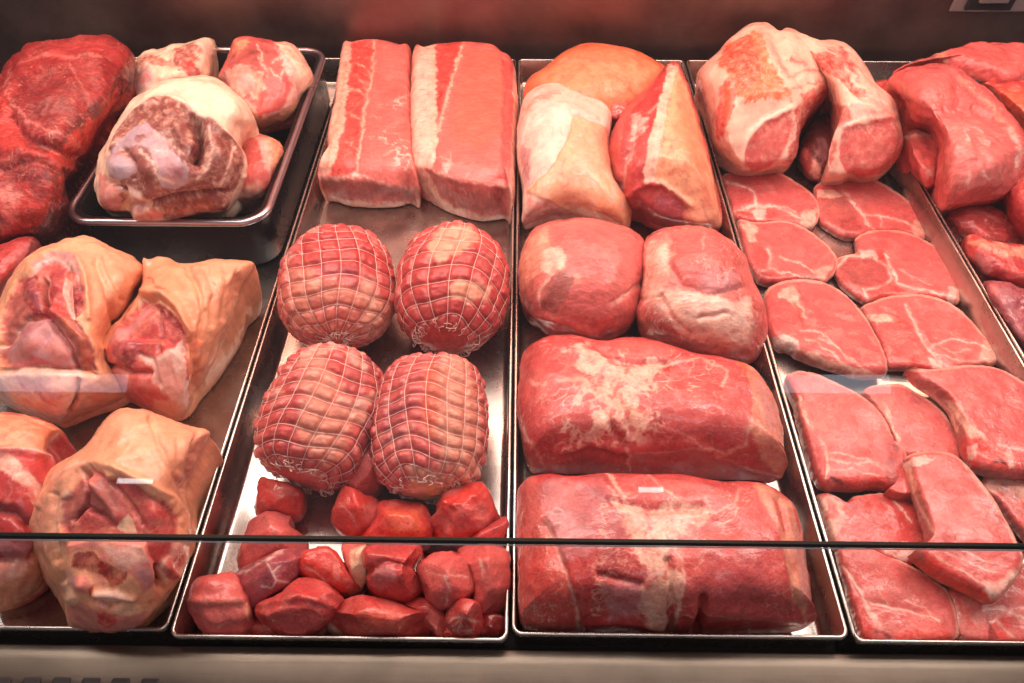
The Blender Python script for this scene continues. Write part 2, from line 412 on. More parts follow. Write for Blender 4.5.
    for f in feats:
        if f[0] == 'A':
            _, c, s, soft, a, wp = f; d = sdf(P2+w1*wp*2+w2*wp*.6, pts(s)); mix(c, a*(.92+brk)*sstep(d/(soft*.6)*.5+.5))
        elif f[0] == 'L':
            _, c, s, w, a, soft, wp = f; d = seg_dist(P2+w1*wp*1.5+w2*wp*.4, pts(s), False)
            wv = w*(.75+1.3*fbm(V*160+seed+3, 2)); mix(c, a*(.75+.8*fbm(V*60+seed+33, 2))*sstep((wv-d)/soft+.5)); mix(c, .22*a*sstep((w*2.6-d)/(w*3)+.2))
        elif f[0] == 'V':
            _, c, sc_, wd, a, st_, ang, mk = f
            ca, sa = math.cos(ang), math.sin(ang)
            X = V+np.c_[w1, w1[:, 0]*0]*.004
            Xr = np.c_[(X[:, 0]*ca+X[:, 1]*sa)*st_[0], (-X[:, 0]*sa+X[:, 1]*ca)*st_[1], X[:, 2]]
            v = np.abs(fbm(Xr*sc_+seed+2, 2)); msk = sstep(fbm(V*30+seed+8, 2)*1.6+.45)
            k = a*sstep((wd-v)/wd)*msk
            if mk is not None: k = k*sstep(sdf(P2+w1*4, pts(mk))/5+.5)
            mix(c, k)
        elif f[0] == 'M':
            _, c, sc_, lo, a, mk = f; v = fbm(V*sc_+seed+21, 3); k = a*sstep((v-lo)/.18)
            if mk is not None: k = k*sstep(sdf(P2+w1*4, pts(mk))/5+.5)
            mix(c, k)
    if fine:
        vv = np.abs(fbm(V*np.array([1, 1, 1])*95+w1[:, :1]*1.5+seed+60, 2)); red_ = sstep((col[:, 0]/np.maximum(col[:, 1], .01)-2.2)/2.5)
        mix('lightpink', fine*red_*sstep((.05-vv)/.05)*sstep(fbm(V*38+seed+70, 2)*2+.4))
        mix('red', .35*fine*(1-red_)*sstep((.045-vv)/.045)*sstep(fbm(V*33+seed+75, 2)*2+.2))
    col = np.clip(col, .003, .95)
    o = mesh_obj(name, V, (Q, T), M[mat], parent, col=col)
    if parent is None or label: tag(o, label, cat, group, kind)
    return o

def tube_mesh(paths, rad, ns=5):
    """Strings: every path becomes a thin tube of one mesh."""
    VV, QQ, TT = [], [], []; base = 0
    for P in paths:
        P = np.asarray(P); m = len(P); t = np.gradient(P, axis=0); t /= np.maximum(np.linalg.norm(t, axis=1), 1e-9)[:, None]
        up = np.tile([.13, .21, .97], (m, 1)); a = np.cross(t, up); a /= np.maximum(np.linalg.norm(a, axis=1), 1e-9)[:, None]; b = np.cross(t, a)
        th = np.arange(ns)*2*np.pi/ns
        ring = P[:, None]+rad*(np.cos(th)[None, :, None]*a[:, None]+np.sin(th)[None, :, None]*b[:, None])
        VV.append(ring.reshape(-1, 3)); i = np.arange(ns); j = (i+1) % ns
        for k in range(m-1): QQ.append(base+np.c_[k*ns+i, (k+1)*ns+i, (k+1)*ns+j, k*ns+j])
        base += m*ns
    return np.vstack(VV), (np.vstack(QQ), np.zeros((0, 3), int))

def roast(pa, pb, zc, rx, rz, label, nlong=15, nring=11, taper=0, feats=(), kend=8.0, bar=.28, zb=None, wob=.10, cutcol='cut', gA=.0, gB=.0, pill=.0023, seed=0.0):
    """A boned, rolled joint: body of revolution on a lying axis, pinched by its string net."""
    a = unproj(pa[0], pa[1], zc); b = unproj(pb[0], pb[1], zc if zb is None else zb); ax = b-a; Ln = np.linalg.norm(ax); ax /= Ln
    sd = np.cross(ax, [0, 0, 1]); sd /= np.linalg.norm(sd); upv = np.cross(sd, ax); upv *= np.sign(upv[2])
    nu, nf = 150, 220
    s = np.linspace(0, 1, nu); u = .5-.5*np.cos(np.pi*s); u = .75*u+.25*s
    def prof(u):
        e = np.abs(2*u-1)**kend; r = np.sqrt(np.maximum(1-e, 0))*(1-bar*(2*u-1)**2)
        return np.maximum(r, .0)*(1+taper*(u-.5))
    def surf(u, f, off=0.0):
        U = np.asarray(u); F_ = np.asarray(f)
        r = prof(U); w = .16*wob*np.sin(3*F_+seed+4*U)+.3*wob*np.sin(2*F_+1.7*seed)
        R = r*(1+w*.35)
        c = a+ax*(Ln*U)[..., None]+sd*(np.cos(F_)*(rx*R+off))[..., None]+upv*(np.sin(F_)*(rz*R+off))[..., None]
        return c
    # arc-length coordinate for rings
    uu = np.linspace(0, 1, 400); pr = prof(uu)*rx; arc = np.r_[0, np.cumsum(np.hypot(np.diff(uu)*Ln, np.diff(pr)))]; arcT = arc[-1]
    def warpF(u, f): return wob*np.sin(5*u+seed)+wob*.9*np.sin(2*f+3*u+seed)*.5
    def warpU(u, f): return .018*np.sin(2*f+seed)+.012*np.sin(5*f+3*u+2*seed)
    Ug, Fg = np.meshgrid(u, np.arange(nf)*2*np.pi/nf, indexing='ij')
    P = surf(Ug, Fg)
    A_ = np.interp(Ug, uu, arc)/arcT
    fl = (Fg+warpF(Ug, Fg))*nlong/(2*np.pi); rl = (A_+warpU(Ug, Fg))*nring
    df = np.abs(fl-np.round(fl))*(2*np.pi*rx*np.maximum(prof(Ug), .08)/nlong); dr = np.abs(rl-np.round(rl))*arcT/nring
    groove = np.exp(-(df/.0022)**2)+np.exp(-(dr/.0022)**2)
    netm = ((A_ > gA) & (A_ < 1-gB)).astype(float)
    V = P.reshape(-1, 3)
    Q = []; i = np.arange(nf); j = (i+1) % nf
    for k in range(nu-1): Q.append(np.c_[k*nf+i, k*nf+j, (k+1)*nf+j, (k+1)*nf+i])
    Q = np.vstack(Q); T = np.zeros((0, 3), int)
    N0 = normals(V, Q, T); 
    if ((V-(a+b)/2)*N0).sum() < 0: Q = Q[:, ::-1]; N0 = -N0
    cellid = (np.round(fl-.5)*13.7+np.round(rl-.5)*5.3).ravel()
    bul = .5+.5*np.sin(cellid*7.7)
    d = -pill*np.clip(groove, 0, 1.3).ravel()*netm.ravel()+.0035*fbm(V*30+seed, 2)+.0012*fbm(V*120+seed, 2)+.0012*bul*(1-np.clip(groove.ravel(), 0, 1))*netm.ravel()
    edge = np.minimum(A_, 1-A_).ravel(); d *= sstep(edge/.03)
    V = V+N0*d[:, None]; V[:, 2] = np.maximum(V[:, 2], .0006)
    P2 = proj(V); w1 = np.c_[fbm(V*70+seed, 3), fbm(V*70+seed+31, 3)]; w2 = np.c_[fbm(V*300+seed, 2), fbm(V*300+seed+11, 2)]
    col = np.tile(COL['cut'], (len(V), 1))*.93; mott = fbm(V*45+seed+5, 3)[:, None]; col = col*(1+.25*mott)
    def mix(c, k):
        nonlocal col
        c = COL[c]*(1+.14*mott); col = col+(c-col)*np.clip(k, 0, 1)[:, None]
    mix('lightpink', .12*bul*(1-groove.ravel())); mix('deep', .10*(1-bul))
    mix('pink', .6*sstep((fbm(V*24+seed+4, 3)-.05)/.2)); mix('fat', .55*sstep((fbm(V*34+seed+14, 3)-.16)/.14)); mix('purple', .6*sstep((fbm(V*30+seed+40, 3)-.20)/.2))
    for f in feats:
        if f[0] == 'A': _, c, s_, soft, a_, wp = f; mix(c, a_*sstep(sdf(P2+w1*wp*2+w2*wp*.5, pts(s_))/soft*.5+.5))
        elif f[0] == 'L': _, c, s_, w_, a_, soft, wp = f; mix(c, a_*sstep((w_-seg_dist(P2+w1*wp, pts(s_), False))/soft+.5))
        elif f[0] == 'V': 
            v = np.abs(fbm(V*f[2]+seed, 2)); mix(f[1], f[4]*sstep((f[3]-v)/f[3]))
    mix('deep', .25*netm.ravel()*np.clip(groove.ravel(), 0, 1)*0)
    t = empty('rolled_roast', (*(a+b)[:2]/2, 0)); tag(t, label, 'meat joint', 'netted rolled roasts in the second tray')
    mesh_obj('rolled_meat', V, (Q, T), M['muscle'], t, col=np.clip(col, .003, .95))
    # strings
    paths = []; jit = np.random.RandomState(int(seed*10)+3)
    def surf_n(U, F_, off):
        base = surf(U, F_); 
        rr = sd*(np.cos(F_)*rz)[..., None]+upv*(np.sin(F_)*rx)[..., None]; pr_ = prof(np.clip(U, .001, .999))
        sl = (prof(np.clip(U+.01, 0, 1))-prof(np.clip(U-.01, 0, 1)))/.02*rx/Ln
        nn = rr/np.linalg.norm(rr, axis=-1)[..., None]-ax*sl[..., None]; nn /= np.linalg.norm(nn, axis=-1)[..., None]
        nz = .0035*fbm(base*30+seed, 2)+.0012*fbm(base*120+seed, 2)
        return base+nn*(off+nz)[..., None]
    A2U = lambda q_: np.interp(q_*arcT, arc, uu)
    for k in range(nlong):
        av = np.linspace(max(gA, .025), 1-max(gB, .025), 90); U = A2U(av)
        F_ = 2*np.pi*k/nlong*np.ones_like(U)
        for _ in range(3): F_ = 2*np.pi*k/nlong-warpF(U, F_)
        paths.append(surf_n(U, F_, -pill*.95+.0012))
    for k in range(1, nring):
        if k/nring < gA or k/nring > 1-gB: continue
        F_ = np.linspace(0, 2*np.pi, 160); av = np.full(160, k/nring)
        for _ in range(3): av = k/nring-warpU(A2U(np.clip(av, 0, 1)), F_)
        paths.append(surf_n(A2U(np.clip(av, .01, .99)), F_, -pill*.95+.0012))
    # frayed loops at both ends
    for e, g in ((0, gA), (1, gB)):
        av0 = max(g, .035)
        for k in range(46):
            f0 = jit.uniform(0, 2*np.pi); q_ = av0+jit.uniform(-.012, .03); m = 14
            q_ = q_ if e == 0 else 1-q_
            x = np.linspace(0, 1, m); F_ = f0+jit.uniform(-.35, .35)*x+.05*np.sin(9*x+k)
            qq = np.clip(q_+(x-.5)*jit.uniform(-.06, .06), .02, .98)
            lift = .0005+np.abs(np.sin(np.pi*x))*jit.uniform(.0005, .0045)
            pth = surf_n(A2U(qq), F_, np.zeros(m))+0*x[:, None]
            nn = pth-(a+ax*(((pth-a)@ax))[:, None]); nn /= np.maximum(np.linalg.norm(nn, axis=1), 1e-9)[:, None]
            out = ax*(1 if e else -1)*jit.uniform(0, 1)
            pth = pth+(nn+out)*lift[:, None]; paths.append(pth)
    VS, FS = tube_mesh(paths, .00030); VS[:, 2] = np.maximum(VS[:, 2], .0005)
    mesh_obj('net', VS, FS, M['net'], t)
    pr2 = proj(V); print('ROAST', label[:24], pr2.min(0).round(), pr2.max(0).round())
    return t
# ------------------------------------------------------------------ setting
YF, YB, ZR = .1486, .975, .038
def xr(px, py=637): return float(unproj(px, py, ZR)[0])
deck = box('countertop', -2.0, 2.0, -.2, 1.05, -.06, -.004, M['black'], bev=0); tag(deck, kind='structure', label='dark deck of the display case under the trays')
wallo = box('back_wall', -2.0, 2.0, 1.0, 1.03, -.05, .62, M['wall'], bev=0); tag(wallo, kind='structure', label='dark brushed steel back wall of the case')
LP = [(.1445, -.003), (.1445, .0225), (.1425, .0245), (.1330, .0245)]+[(.133-.09*math.sin(k/9*1.25), .0245-.075*(1-math.cos(k/9*1.25))) for k in range(1, 10)]+[(-.2, -.15)]
ledge = mesh_obj('front_ledge', [(x, y, z) for y, z in LP for x in (-2, 2)], [(2*k, 2*k+1, 2*k+3, 2*k+2) for k in range(len(LP)-1)], M['ledge'], smooth=True)
for _k in range(6):
    sx_ = -.378+.0215*_k
    box('slot', sx_, sx_+.014, .1130, .1215, .020, .0245, M['black'], ledge, .0018)
tag(ledge, kind='structure', label='brushed steel front ledge below the trays')

def rrect(x0, x1, y0, y1, r, n=8):
    P = []
    for cx_, cy_, a0 in ((x1-r, y1-r, 0), (x0+r, y1-r, 90), (x0+r, y0+r, 180), (x1-r, y0+r, 270)):
        for k in range(n+1):
            a = math.radians(a0+90*k/n); P.append((cx_+r*math.cos(a), cy_+r*math.sin(a)))
    return np.array(P)
def tray(name, x0, x1, y0, y1, zr, zf, mat, label, lip=.0028, r=.007, draft=.002, wallmat=None, cat='tray', group=None, fil=.005):
    prof = [(0.0006, zr-.007), (0, zr-.005), (0, zr-.0008), (.0008, zr), (lip-.0008, zr), (lip, zr-.0008)]
    d = lip
    for k in range(6):
        a = k/5*math.pi/2; prof.append((d+draft+fil*(1-math.cos(a)), zf+fil*(1-math.sin(a))))
    rings = []
    for ins, z in prof: 
        R_ = rrect(x0+ins, x1-ins, y0+ins, y1-ins, max(r-ins*.6, .002)); rings.append(np.c_[R_, np.full(len(R_), z)])
    n = len(rings[0]); V = np.vstack(rings); i = np.arange(n); j = (i+1) % n
    Q = [np.c_[k*n+i, k*n+j, (k+1)*n+j, (k+1)*n+i] for k in range(len(rings)-1)]
    last = (len(rings)-1)*n; c = len(V); V = np.vstack([V, [[(x0+x1)/2, (y0+y1)/2, zf]]])
    T = np.c_[last+i, last+j, np.full(n, c)]
    # outer wall
    oz = [(0.0015, zr-.006), (.0022, zf+.004), (.005, zf-.001)]; b = len(V); rr_ = []
    for ins, z in oz: R_ = rrect(x0+ins, x1-ins, y0+ins, y1-ins, max(r-ins*.6, .002)); rr_.append(np.c_[R_, np.full(len(R_), z)])
    V = np.vstack([V]+rr_)
    Q += [np.c_[b+k*n+j, b+k*n+i, b+(k+1)*n+i, b+(k+1)*n+j] for k in range(2)]
    c2 = len(V); V = np.vstack([V, [[(x0+x1)/2, (y0+y1)/2, zf-.0012]]]); T = np.vstack([T, np.c_[b+2*n+j, b+2*n+i, np.full(n, c2)]])
    o = mesh_obj(name, V, (np.vstack(Q), T), mat, smooth=True)
    m = o.modifiers.new('e', 'EDGE_SPLIT'); m.split_angle = math.radians(50)
    if label: tag(o, label, cat, group)
    return o
XD = [xr(166), xr(510), xr(852), xr(1186), xr(1520)]
g = .0012
GT = 'steel trays side by side in the case'
tray('steel_tray', XD[0]-.50, XD[0]-g, YF+.0015, YB, ZR, 0, M['steel'], 'wide steel tray holding the pork hocks and the black pan', group=GT)
tray('steel_tray', XD[0]+g, XD[1]-g, YF-.003, YB, ZR, 0, M['steel'], 'steel tray holding the netted roasts and diced pork', group=GT)
tray('steel_tray', XD[1]+g, XD[2]-g, YF+.0015, YB, ZR, 0, M['steel'], 'steel tray holding the two big pork shoulder blocks', group=GT)
tray('steel_tray', XD[2]+g, XD[3]-g, YF-.001, YB, ZR, 0, M['steel'], 'steel tray holding the rows of pork chops', group=GT)
tray('steel_tray', XD[3]+g, XD[4]-g, YF, YB, ZR, 0, M['steel'], 'rightmost steel tray, holding dark red pork fillets', group=GT)

# black pan in the first tray
zp = .072
f0 = unproj(62, 221, zp); f1 = unproj(264, 221, zp); b1 = unproj(330, 50, zp)
pn = tray('black_pan', f0[0], f1[0], f0[1], b1[1], zp, .004, M['pan'], 'deep black metal pan with a shiny rim holding pale pork hocks', lip=.009, r=.030, draft=.012, cat='pan', fil=.012)
# shiny rolled rim
R_ = rrect(f0[0], f1[0], f0[1], b1[1], .030, 16); R_ = np.vstack([R_, R_[:1]])
VV, FF = tube_mesh([np.c_[R_, np.full(len(R_), zp-.001)]], .0042, 10)
mesh_obj('rim', VV, FF, M['pansteel'], pn)

# glass: lower pane with a dark polished top edge, upper pane leaning back over the trays
def pane(name, y0, z0, y1, z1, th, label, edge=True):
    d = np.array([y1-y0, z1-z0]); d /= np.linalg.norm(d); nn = np.array([-d[1], d[0]])*th
    X0, X1 = -1.6, 1.6
    def qd(P, Z): return [(X0, P[0], P[1]), (X1, P[0]+0, P[1]), (X1, Z[0], Z[1]), (X0, Z[0], Z[1])]
    a = np.array([y0, z0]); b = np.array([y1, z1])
    V = []; 
    for p_ in (a, b, b+nn, a+nn): V += [(X0, *p_), (X1, *p_)]
    F = [(0, 1, 3, 2), (4, 5, 7, 6)]
    o = mesh_obj(name, V, F, M['glass'], smooth=False, loc=(0, y0, z0)); tag(o, label, 'glass pane')
    if edge:
        e = d*.0006
        V = [(X0, *(b+e)), (X1, *(b+e)), (X1, *(b+nn+e)), (X0, *(b+nn+e)), (X0, *(b-d*.0022)), (X1, *(b-d*.0022)), (X1, *(b+nn-d*.0022)), (X0, *(b+nn-d*.0022))]
        V = [(v[0], v[1], v[2]) for v in V]
        mesh_obj('polished_edge', V, [(0, 1, 2, 3), (4, 7, 6, 5), (0, 4, 5, 1), (3, 2, 6, 7)], M['gedge'], o, smooth=False, loc=(0, y0, z0))
        q = b+nn*1.05-d*.0023; q2 = q-d*.0011
        mesh_obj('bevel_glint', [(X0, *q), (X1, *q), (X1, *q2), (X0, *q2)], [(0, 1, 2, 3)], M['bevel_glint'], o, smooth=False, loc=(0, y0, z0))  # light strip painted as the edge's highlight
        q = b-nn*.05-d*.0023; q2 = q-d*.0011
        mesh_obj('bevel_glint', [(X0, *q), (X1, *q), (X1, *q2), (X0, *q2)], [(0, 1, 2, 3)], M['bevel_glint'], o, smooth=False, loc=(0, y0, z0))
    return o
pane('lower_glass_pane', .118, .035, .1700, .1600, -.0026, 'low front glass pane whose dark top edge runs across the whole case')
pane('upper_glass_pane', .1725, .168, .455, .63, -.004, 'large upper glass pane above the dark edge, leaning back over the trays', edge=False)

# latch plate high on the back wall
lc = unproj(985, 5, .40)
def on_wall(px, py):
    d = unproj(px, py, .2)-CAM; t = (.9985-CAM[1])/d[1]; return CAM+d*t
w0 = on_wall(948, 11); w1_ = on_wall(1030, 11); 
def wbox(nm, x0, x1, z0, z1, dep, mat, par=None, bev=.002): return box(nm, x0, x1, .9995-dep, .9995, z0, z1, mat, par, bev)
lt = wbox('latch_plate', w0[0], w1_[0], w0[2], w0[2]+.06, .004, plain('latch_metal', (.42, .34, .34), .4, .7))
tag(lt, 'grey metal latch plate at the top right of the back wall', 'latch')
q0 = on_wall(962, 8); q1 = on_wall(1008, 8)
box('recess', q0[0], q1[0], .990, .9950, q0[2], q0[2]+.045, plain('latch_dark', (.01, .008, .01), .5), lt, .002)
box('catch', q0[0]+.012, q1[0]-.012, .985, .9895, q0[2]+.012, q0[2]+.03, plain('latch_catch', (.30, .25, .24), .4, .6), lt, .002)
# ------------------------------------------------------------------ tray 1: beef, pan of hocks, big hocks
meat('beef_joint', '86,38 95,41 110,41 120,47 136,57 136,75 131,95 125,112 112,125 100,142 85,166 74,182 66,195 76,215 60,236 40,243 20,243 0,252 -20,252 -40,200 -30,120 -8,98 3,88 12,75 20,60 28,50 45,46 65,45 84,44',
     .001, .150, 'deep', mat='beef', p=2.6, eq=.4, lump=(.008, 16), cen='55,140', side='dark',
     feats=[A('red', '30,50 60,44 100,41 125,50 134,60 125,75 110,60 80,56 50,62 25,80 12,100 4,95 14,72', 6, .5, 5),
            A('bright', '105,100 135,85 130,100 112,128 90,155 75,165 60,150 70,130 95,118', 8, .8, 6),
            A('orange', '110,105 132,90 126,112 108,125', 8, .45, 6),
            A('bright', '0,95 12,110 15,130 30,138 40,150 60,152 85,165 70,172 45,155 20,148 -10,150', 5, .75, 6),
            A('bright', '0,190 30,182 55,178 72,172 60,190 65,200 40,225 20,238 0,245', 8, .6, 6),
            A('pink', '0,195 22,190 20,215 12,232 0,238', 6, .7, 5), A('lightpink', '0,188 14,186 20,196 10,205 0,205', 5, .7, 5),
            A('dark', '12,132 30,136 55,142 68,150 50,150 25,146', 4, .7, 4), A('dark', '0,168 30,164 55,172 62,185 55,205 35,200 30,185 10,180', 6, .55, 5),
            A('dark', '25,72 70,66 88,85 82,118 60,128 35,118 22,95', 12, .35, 4),
            L('lightpink', '20,65 45,55 80,60 110,62', 1.6, .6), L('lightpink', '70,66 82,85 90,100 86,108', 1, .5), L('lightpink', '10,68 8,90 18,112 45,130 70,136 80,146', 1.6, .6, warp=5),
            L('pink', '0,160 30,158 60,165 80,170', 1.5, .6), L('lightpink', '55,150 70,158 84,166', 1.2, .6),
            V_('fat', 40, .035, .4, (1, 2.4), -.6), V_('bright', 60, .09, .5, (1, 3), .2),
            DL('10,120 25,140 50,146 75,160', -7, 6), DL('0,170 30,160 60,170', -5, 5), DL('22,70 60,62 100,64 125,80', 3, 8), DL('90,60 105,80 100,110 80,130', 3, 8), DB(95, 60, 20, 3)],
     label='dark red marbled beef joint at the left end of the case', cat='meat joint')
meat('meat_trimming', '-15,74 0,73 8,80 9,88 2,97 -15,100', .09, .12, 'mem', label='small pinkish brown scrap of meat behind the left edge of the beef joint', cat='meat piece', feats=[V_('white', 60, .08, .5)], rim=('fat', 2, .5))
meat('meat_trimming', '-15,250 8,245 20,240 36,235 41,243 37,256 28,268 12,282 2,302 -5,330 -20,330', .01, .075, 'red', mat='muscle', lump=(.005, 25), p=2.4,
     feats=[A('mem', '15,245 40,240 30,262 12,270', 5, .4), V_('lightpink', 50, .07, .6, (1, 2), .7), L('white', '0,318 6,300 10,285', 1.6, .7), A('skinp', '-15,300 5,290 5,335 -15,335', 4, .6)],
     label='strip of red meat wedged between the beef joint and the left pork hock', cat='meat piece')

GH = 'pork hocks in the left tray'
# two rear hocks and the pieces in the pan
meat('pork_hock', '122,82 124,74 135,62 150,53 160,54 168,49 185,44 198,43 207,40 214,41 216,52 214,70 212,84 190,92 165,100 150,108 135,112 129,106 125,96', .03, .145, 'pale', mat='skin', p=2.4, lump=(.006, 26), cen='168,76',
     feats=[A('cream', '160,60 214,50 212,84 165,100 150,80', 8, .4), A('brownl', '176,48 195,44 200,52 196,64 202,72 190,78 182,66 170,60', 3, .9, 4), A('red', '180,60 196,62 198,74 186,76', 4, .6),
            A('brownl', '138,60 150,54 168,58 176,66 160,66 148,64 138,70', 3, .8), A('grey', '124,78 132,70 150,66 155,78 145,90 130,95', 4, .75), A('lightpink', '134,78 146,70 152,78 142,88', 3, .6), L('white', '128,92 140,96 150,86 156,72', 2, .7),
            A('white', '198,44 214,42 214,52 205,56 200,70', 4, .6), DL('155,70 165,60 176,66', -3, 4), DL('165,50 172,62', -3, 4), DB(200, 46, 8, 4)],
     label='small pale hock at the back left corner of the black pan', cat='pork hock', group=GH)
meat('pork_hock', '235,40 245,38 258,41 275,46 288,44 296,47 305,60 316,80 303,95 300,108 290,121 272,127 262,131 245,122 222,90 219,76 228,62 231,50', .03, .140, 'cut', mat='skin', p=2.6, lump=(.005, 26), planes=[(-.15, -.6, .78, .78)], cen='262,84',
     feats=[A('pale', '274,42 297,44 318,80 303,102 299,88 294,66 282,52', 2.5, .95, 2), A('skin', '275,44 297,45 318,80 303,100 300,88 296,66 282,52', 3, .0), A('white', '275,48 292,60 302,84 300,105 288,122 262,130 246,122 262,118 282,108 292,88 286,66', 2.5, .8, 2), A('skin', '294,100 300,108 288,122 262,132 250,126 280,116', 3, .8),
            A('brownl', '232,52 248,42 262,44 274,54 282,66 274,84 262,76 250,68 236,66 224,74', 3, .7), A('brown', '240,56 254,48 264,60 254,68', 5, .45), A('fat', '222,76 236,68 252,68 262,76 266,88 258,100 246,92 240,102 232,94', 3, .75), A('lightpink', '232,78 246,74 256,84 250,92 240,86', 4, .8),
            A('pink', '274,60 284,62 284,72 276,74', 2, .7), L('white', '272,62 282,58 286,68 280,78 270,70', 1.4, .7), L('white', '258,44 262,60 268,76', 1.2, .6), A('pink', '262,96 276,84 288,92 280,108 262,112', 4, .7), A('cream', '236,98 252,104 260,122 246,120', 4, .7), A('skin', '234,40 250,38 246,46 232,54', 3, .8),
            DL('222,76 236,67 254,67 264,78 264,92', 3, 4), DL('240,96 250,92 258,102', -3, 4)],
     label='round cut hock ringed by skin, back right corner of the black pan', cat='pork hock', group=GH)
meat('pork_hock', '240,144 255,133 268,136 282,143 287,155 281,170 271,190 262,207 235,212 225,206 240,180', .02, .105, 'pink', mat='skin', p=2.4, lump=(.005, 30), cen='260,172',
     feats=[A('skin', '262,133 284,144 287,156 276,176 270,160 264,146', 3, .9), A('white', '256,136 268,140 272,160 270,176 262,160', 3, .7), A('fat', '238,186 262,182 264,206 236,212', 5, .7), A('red', '246,146 258,142 266,165 256,176 248,168', 3, .5), V_('white', 50, .06, .5)],
     label='half hidden pink hock low at the right side of the black pan', cat='pork hock', group=GH)
meat('pork_hock', '138,104 150,95 165,87 180,84 195,81 212,81 226,88 239,98 251,110 258,126 251,133 244,141 240,150 247,160 249,170 246,184 240,197 230,209 222,213 200,214 178,218 165,223 150,224 137,220 134,213 122,214 111,213 103,208 101,197 97,190 100,180 101,165 104,155 112,140 122,125 130,112', .03, .175, 'pale', mat='skin', p=2.7, q=2, eq=.42, lump=(.004, 24), cen='172,150',
     feats=[A('pale', '150,88 195,80 225,86 250,106 258,128 240,142 225,124 205,106 180,94 160,94', 6, .7),
            A('brownd', '110,147 117,134 125,120 136,108 147,102 160,98 173,100 188,107 198,116 213,120 231,139 242,157 240,179 232,196 224,210 200,200 160,208 135,200 120,190 116,165', 1.6, .97, 1),
            L('white', '110,146 121,126 134,107 156,94 178,94 195,112 213,118 231,137 245,152 246,172 238,196 230,210', 1.8, .9, 1.2, .8),
            A('brown', '136,112 150,104 172,102 188,110 196,118 190,124 176,128 172,140 160,132 148,124', 3, .6, 3), A('brown', '214,122 228,138 230,158 222,180 206,196 186,194 200,180 208,165 213,146', 4, .5, 3),
            A('brown', '176,130 190,122 196,126 190,146 188,160 180,150', 2, .6), L('brownd', '181,128 184,140 188,152', 1.4, .8), A('dark', '195,124 202,130 205,142 202,158 194,164 187,161 191,147 193,134', 2.4, .9, 2),  # the dark area paints shade into the hollow, over the carved groove
            A('grey', '134,128 146,124 156,130 165,138 172,150 187,166 189,182 176,190 162,186 160,170 150,152 134,146 122,150 113,156 118,142', 2, .92, 2), A('mem', '150,134 162,140 170,152 182,168 180,182 168,182 160,164', 4, .6),
            A('brownd', '124,149 136,145 147,148 154,158 156,168 153,178 162,190 149,195 138,188 133,178 136,167', 2, .92, 2), A('brown', '140,168 152,176 150,184 140,180', 3, .6), A('brownd', '132,138 142,134 148,138 138,144', 1.5, .7), L('white', '138,150 152,160 158,172 172,182', 1.6, .7), L('white', '158,150 168,148', 1, .6), A('purple', '170,167 184,167 184,178 172,178', 3, .55),
            A('grey', '107,158 118,154 128,158 134,168 130,178 120,181 111,178', 1.6, .95, 1), L('mem', '107,157 120,154 131,161 135,170', 1.5, .7, 1, 1), A('lightpink', '98,172 106,176 112,183 120,188 124,200 120,213 104,209 100,196', 2, .95, 1), A('mem', '104,186 118,194 120,208 106,206', 4, .4), L('brown', '114,186 122,184 126,190', 1.4, .85), L('brown', '118,190 124,200', 1.2, .8), L('brown', '124,188 130,198', 1, .7),
            A('white', '127,185 140,192 150,204 146,212 134,213 126,204', 2.4, .85, 1), A('mem', '134,196 146,202 144,210 134,208', 3, .6),
            A('brownd', '152,208 166,202 182,199 200,198 220,196 222,206 210,211 189,214 171,222 156,223', 1.8, .95), L('brown', '150,204 170,199 200,195 222,193', 1.2, .7), A('lightpink', '134,215 150,208 162,210 160,220 146,224 138,221', 2, .9, 1), L('orange', '166,210 190,206 210,202', 1.8, .4), L('lightpink', '184,206 205,203', .8, .6),
            L('white', '209,124 213,146 208,168 196,180', .9, .65, 1, 1), L('white', '233,148 226,172 219,190', 1.1, .75, 1, 1), V_('white', 80, .025, .3),
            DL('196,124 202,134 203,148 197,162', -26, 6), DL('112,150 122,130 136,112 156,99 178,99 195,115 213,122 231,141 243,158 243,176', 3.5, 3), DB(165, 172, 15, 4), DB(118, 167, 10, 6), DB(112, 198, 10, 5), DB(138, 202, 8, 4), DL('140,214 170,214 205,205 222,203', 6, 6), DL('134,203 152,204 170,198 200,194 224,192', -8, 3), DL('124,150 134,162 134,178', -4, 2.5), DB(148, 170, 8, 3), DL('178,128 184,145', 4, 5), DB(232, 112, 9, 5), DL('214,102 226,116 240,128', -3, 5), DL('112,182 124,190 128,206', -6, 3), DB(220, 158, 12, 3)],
     label='biggest hock in the black pan, brown meat with pale skin folded round it', cat='pork hock', group=GH)

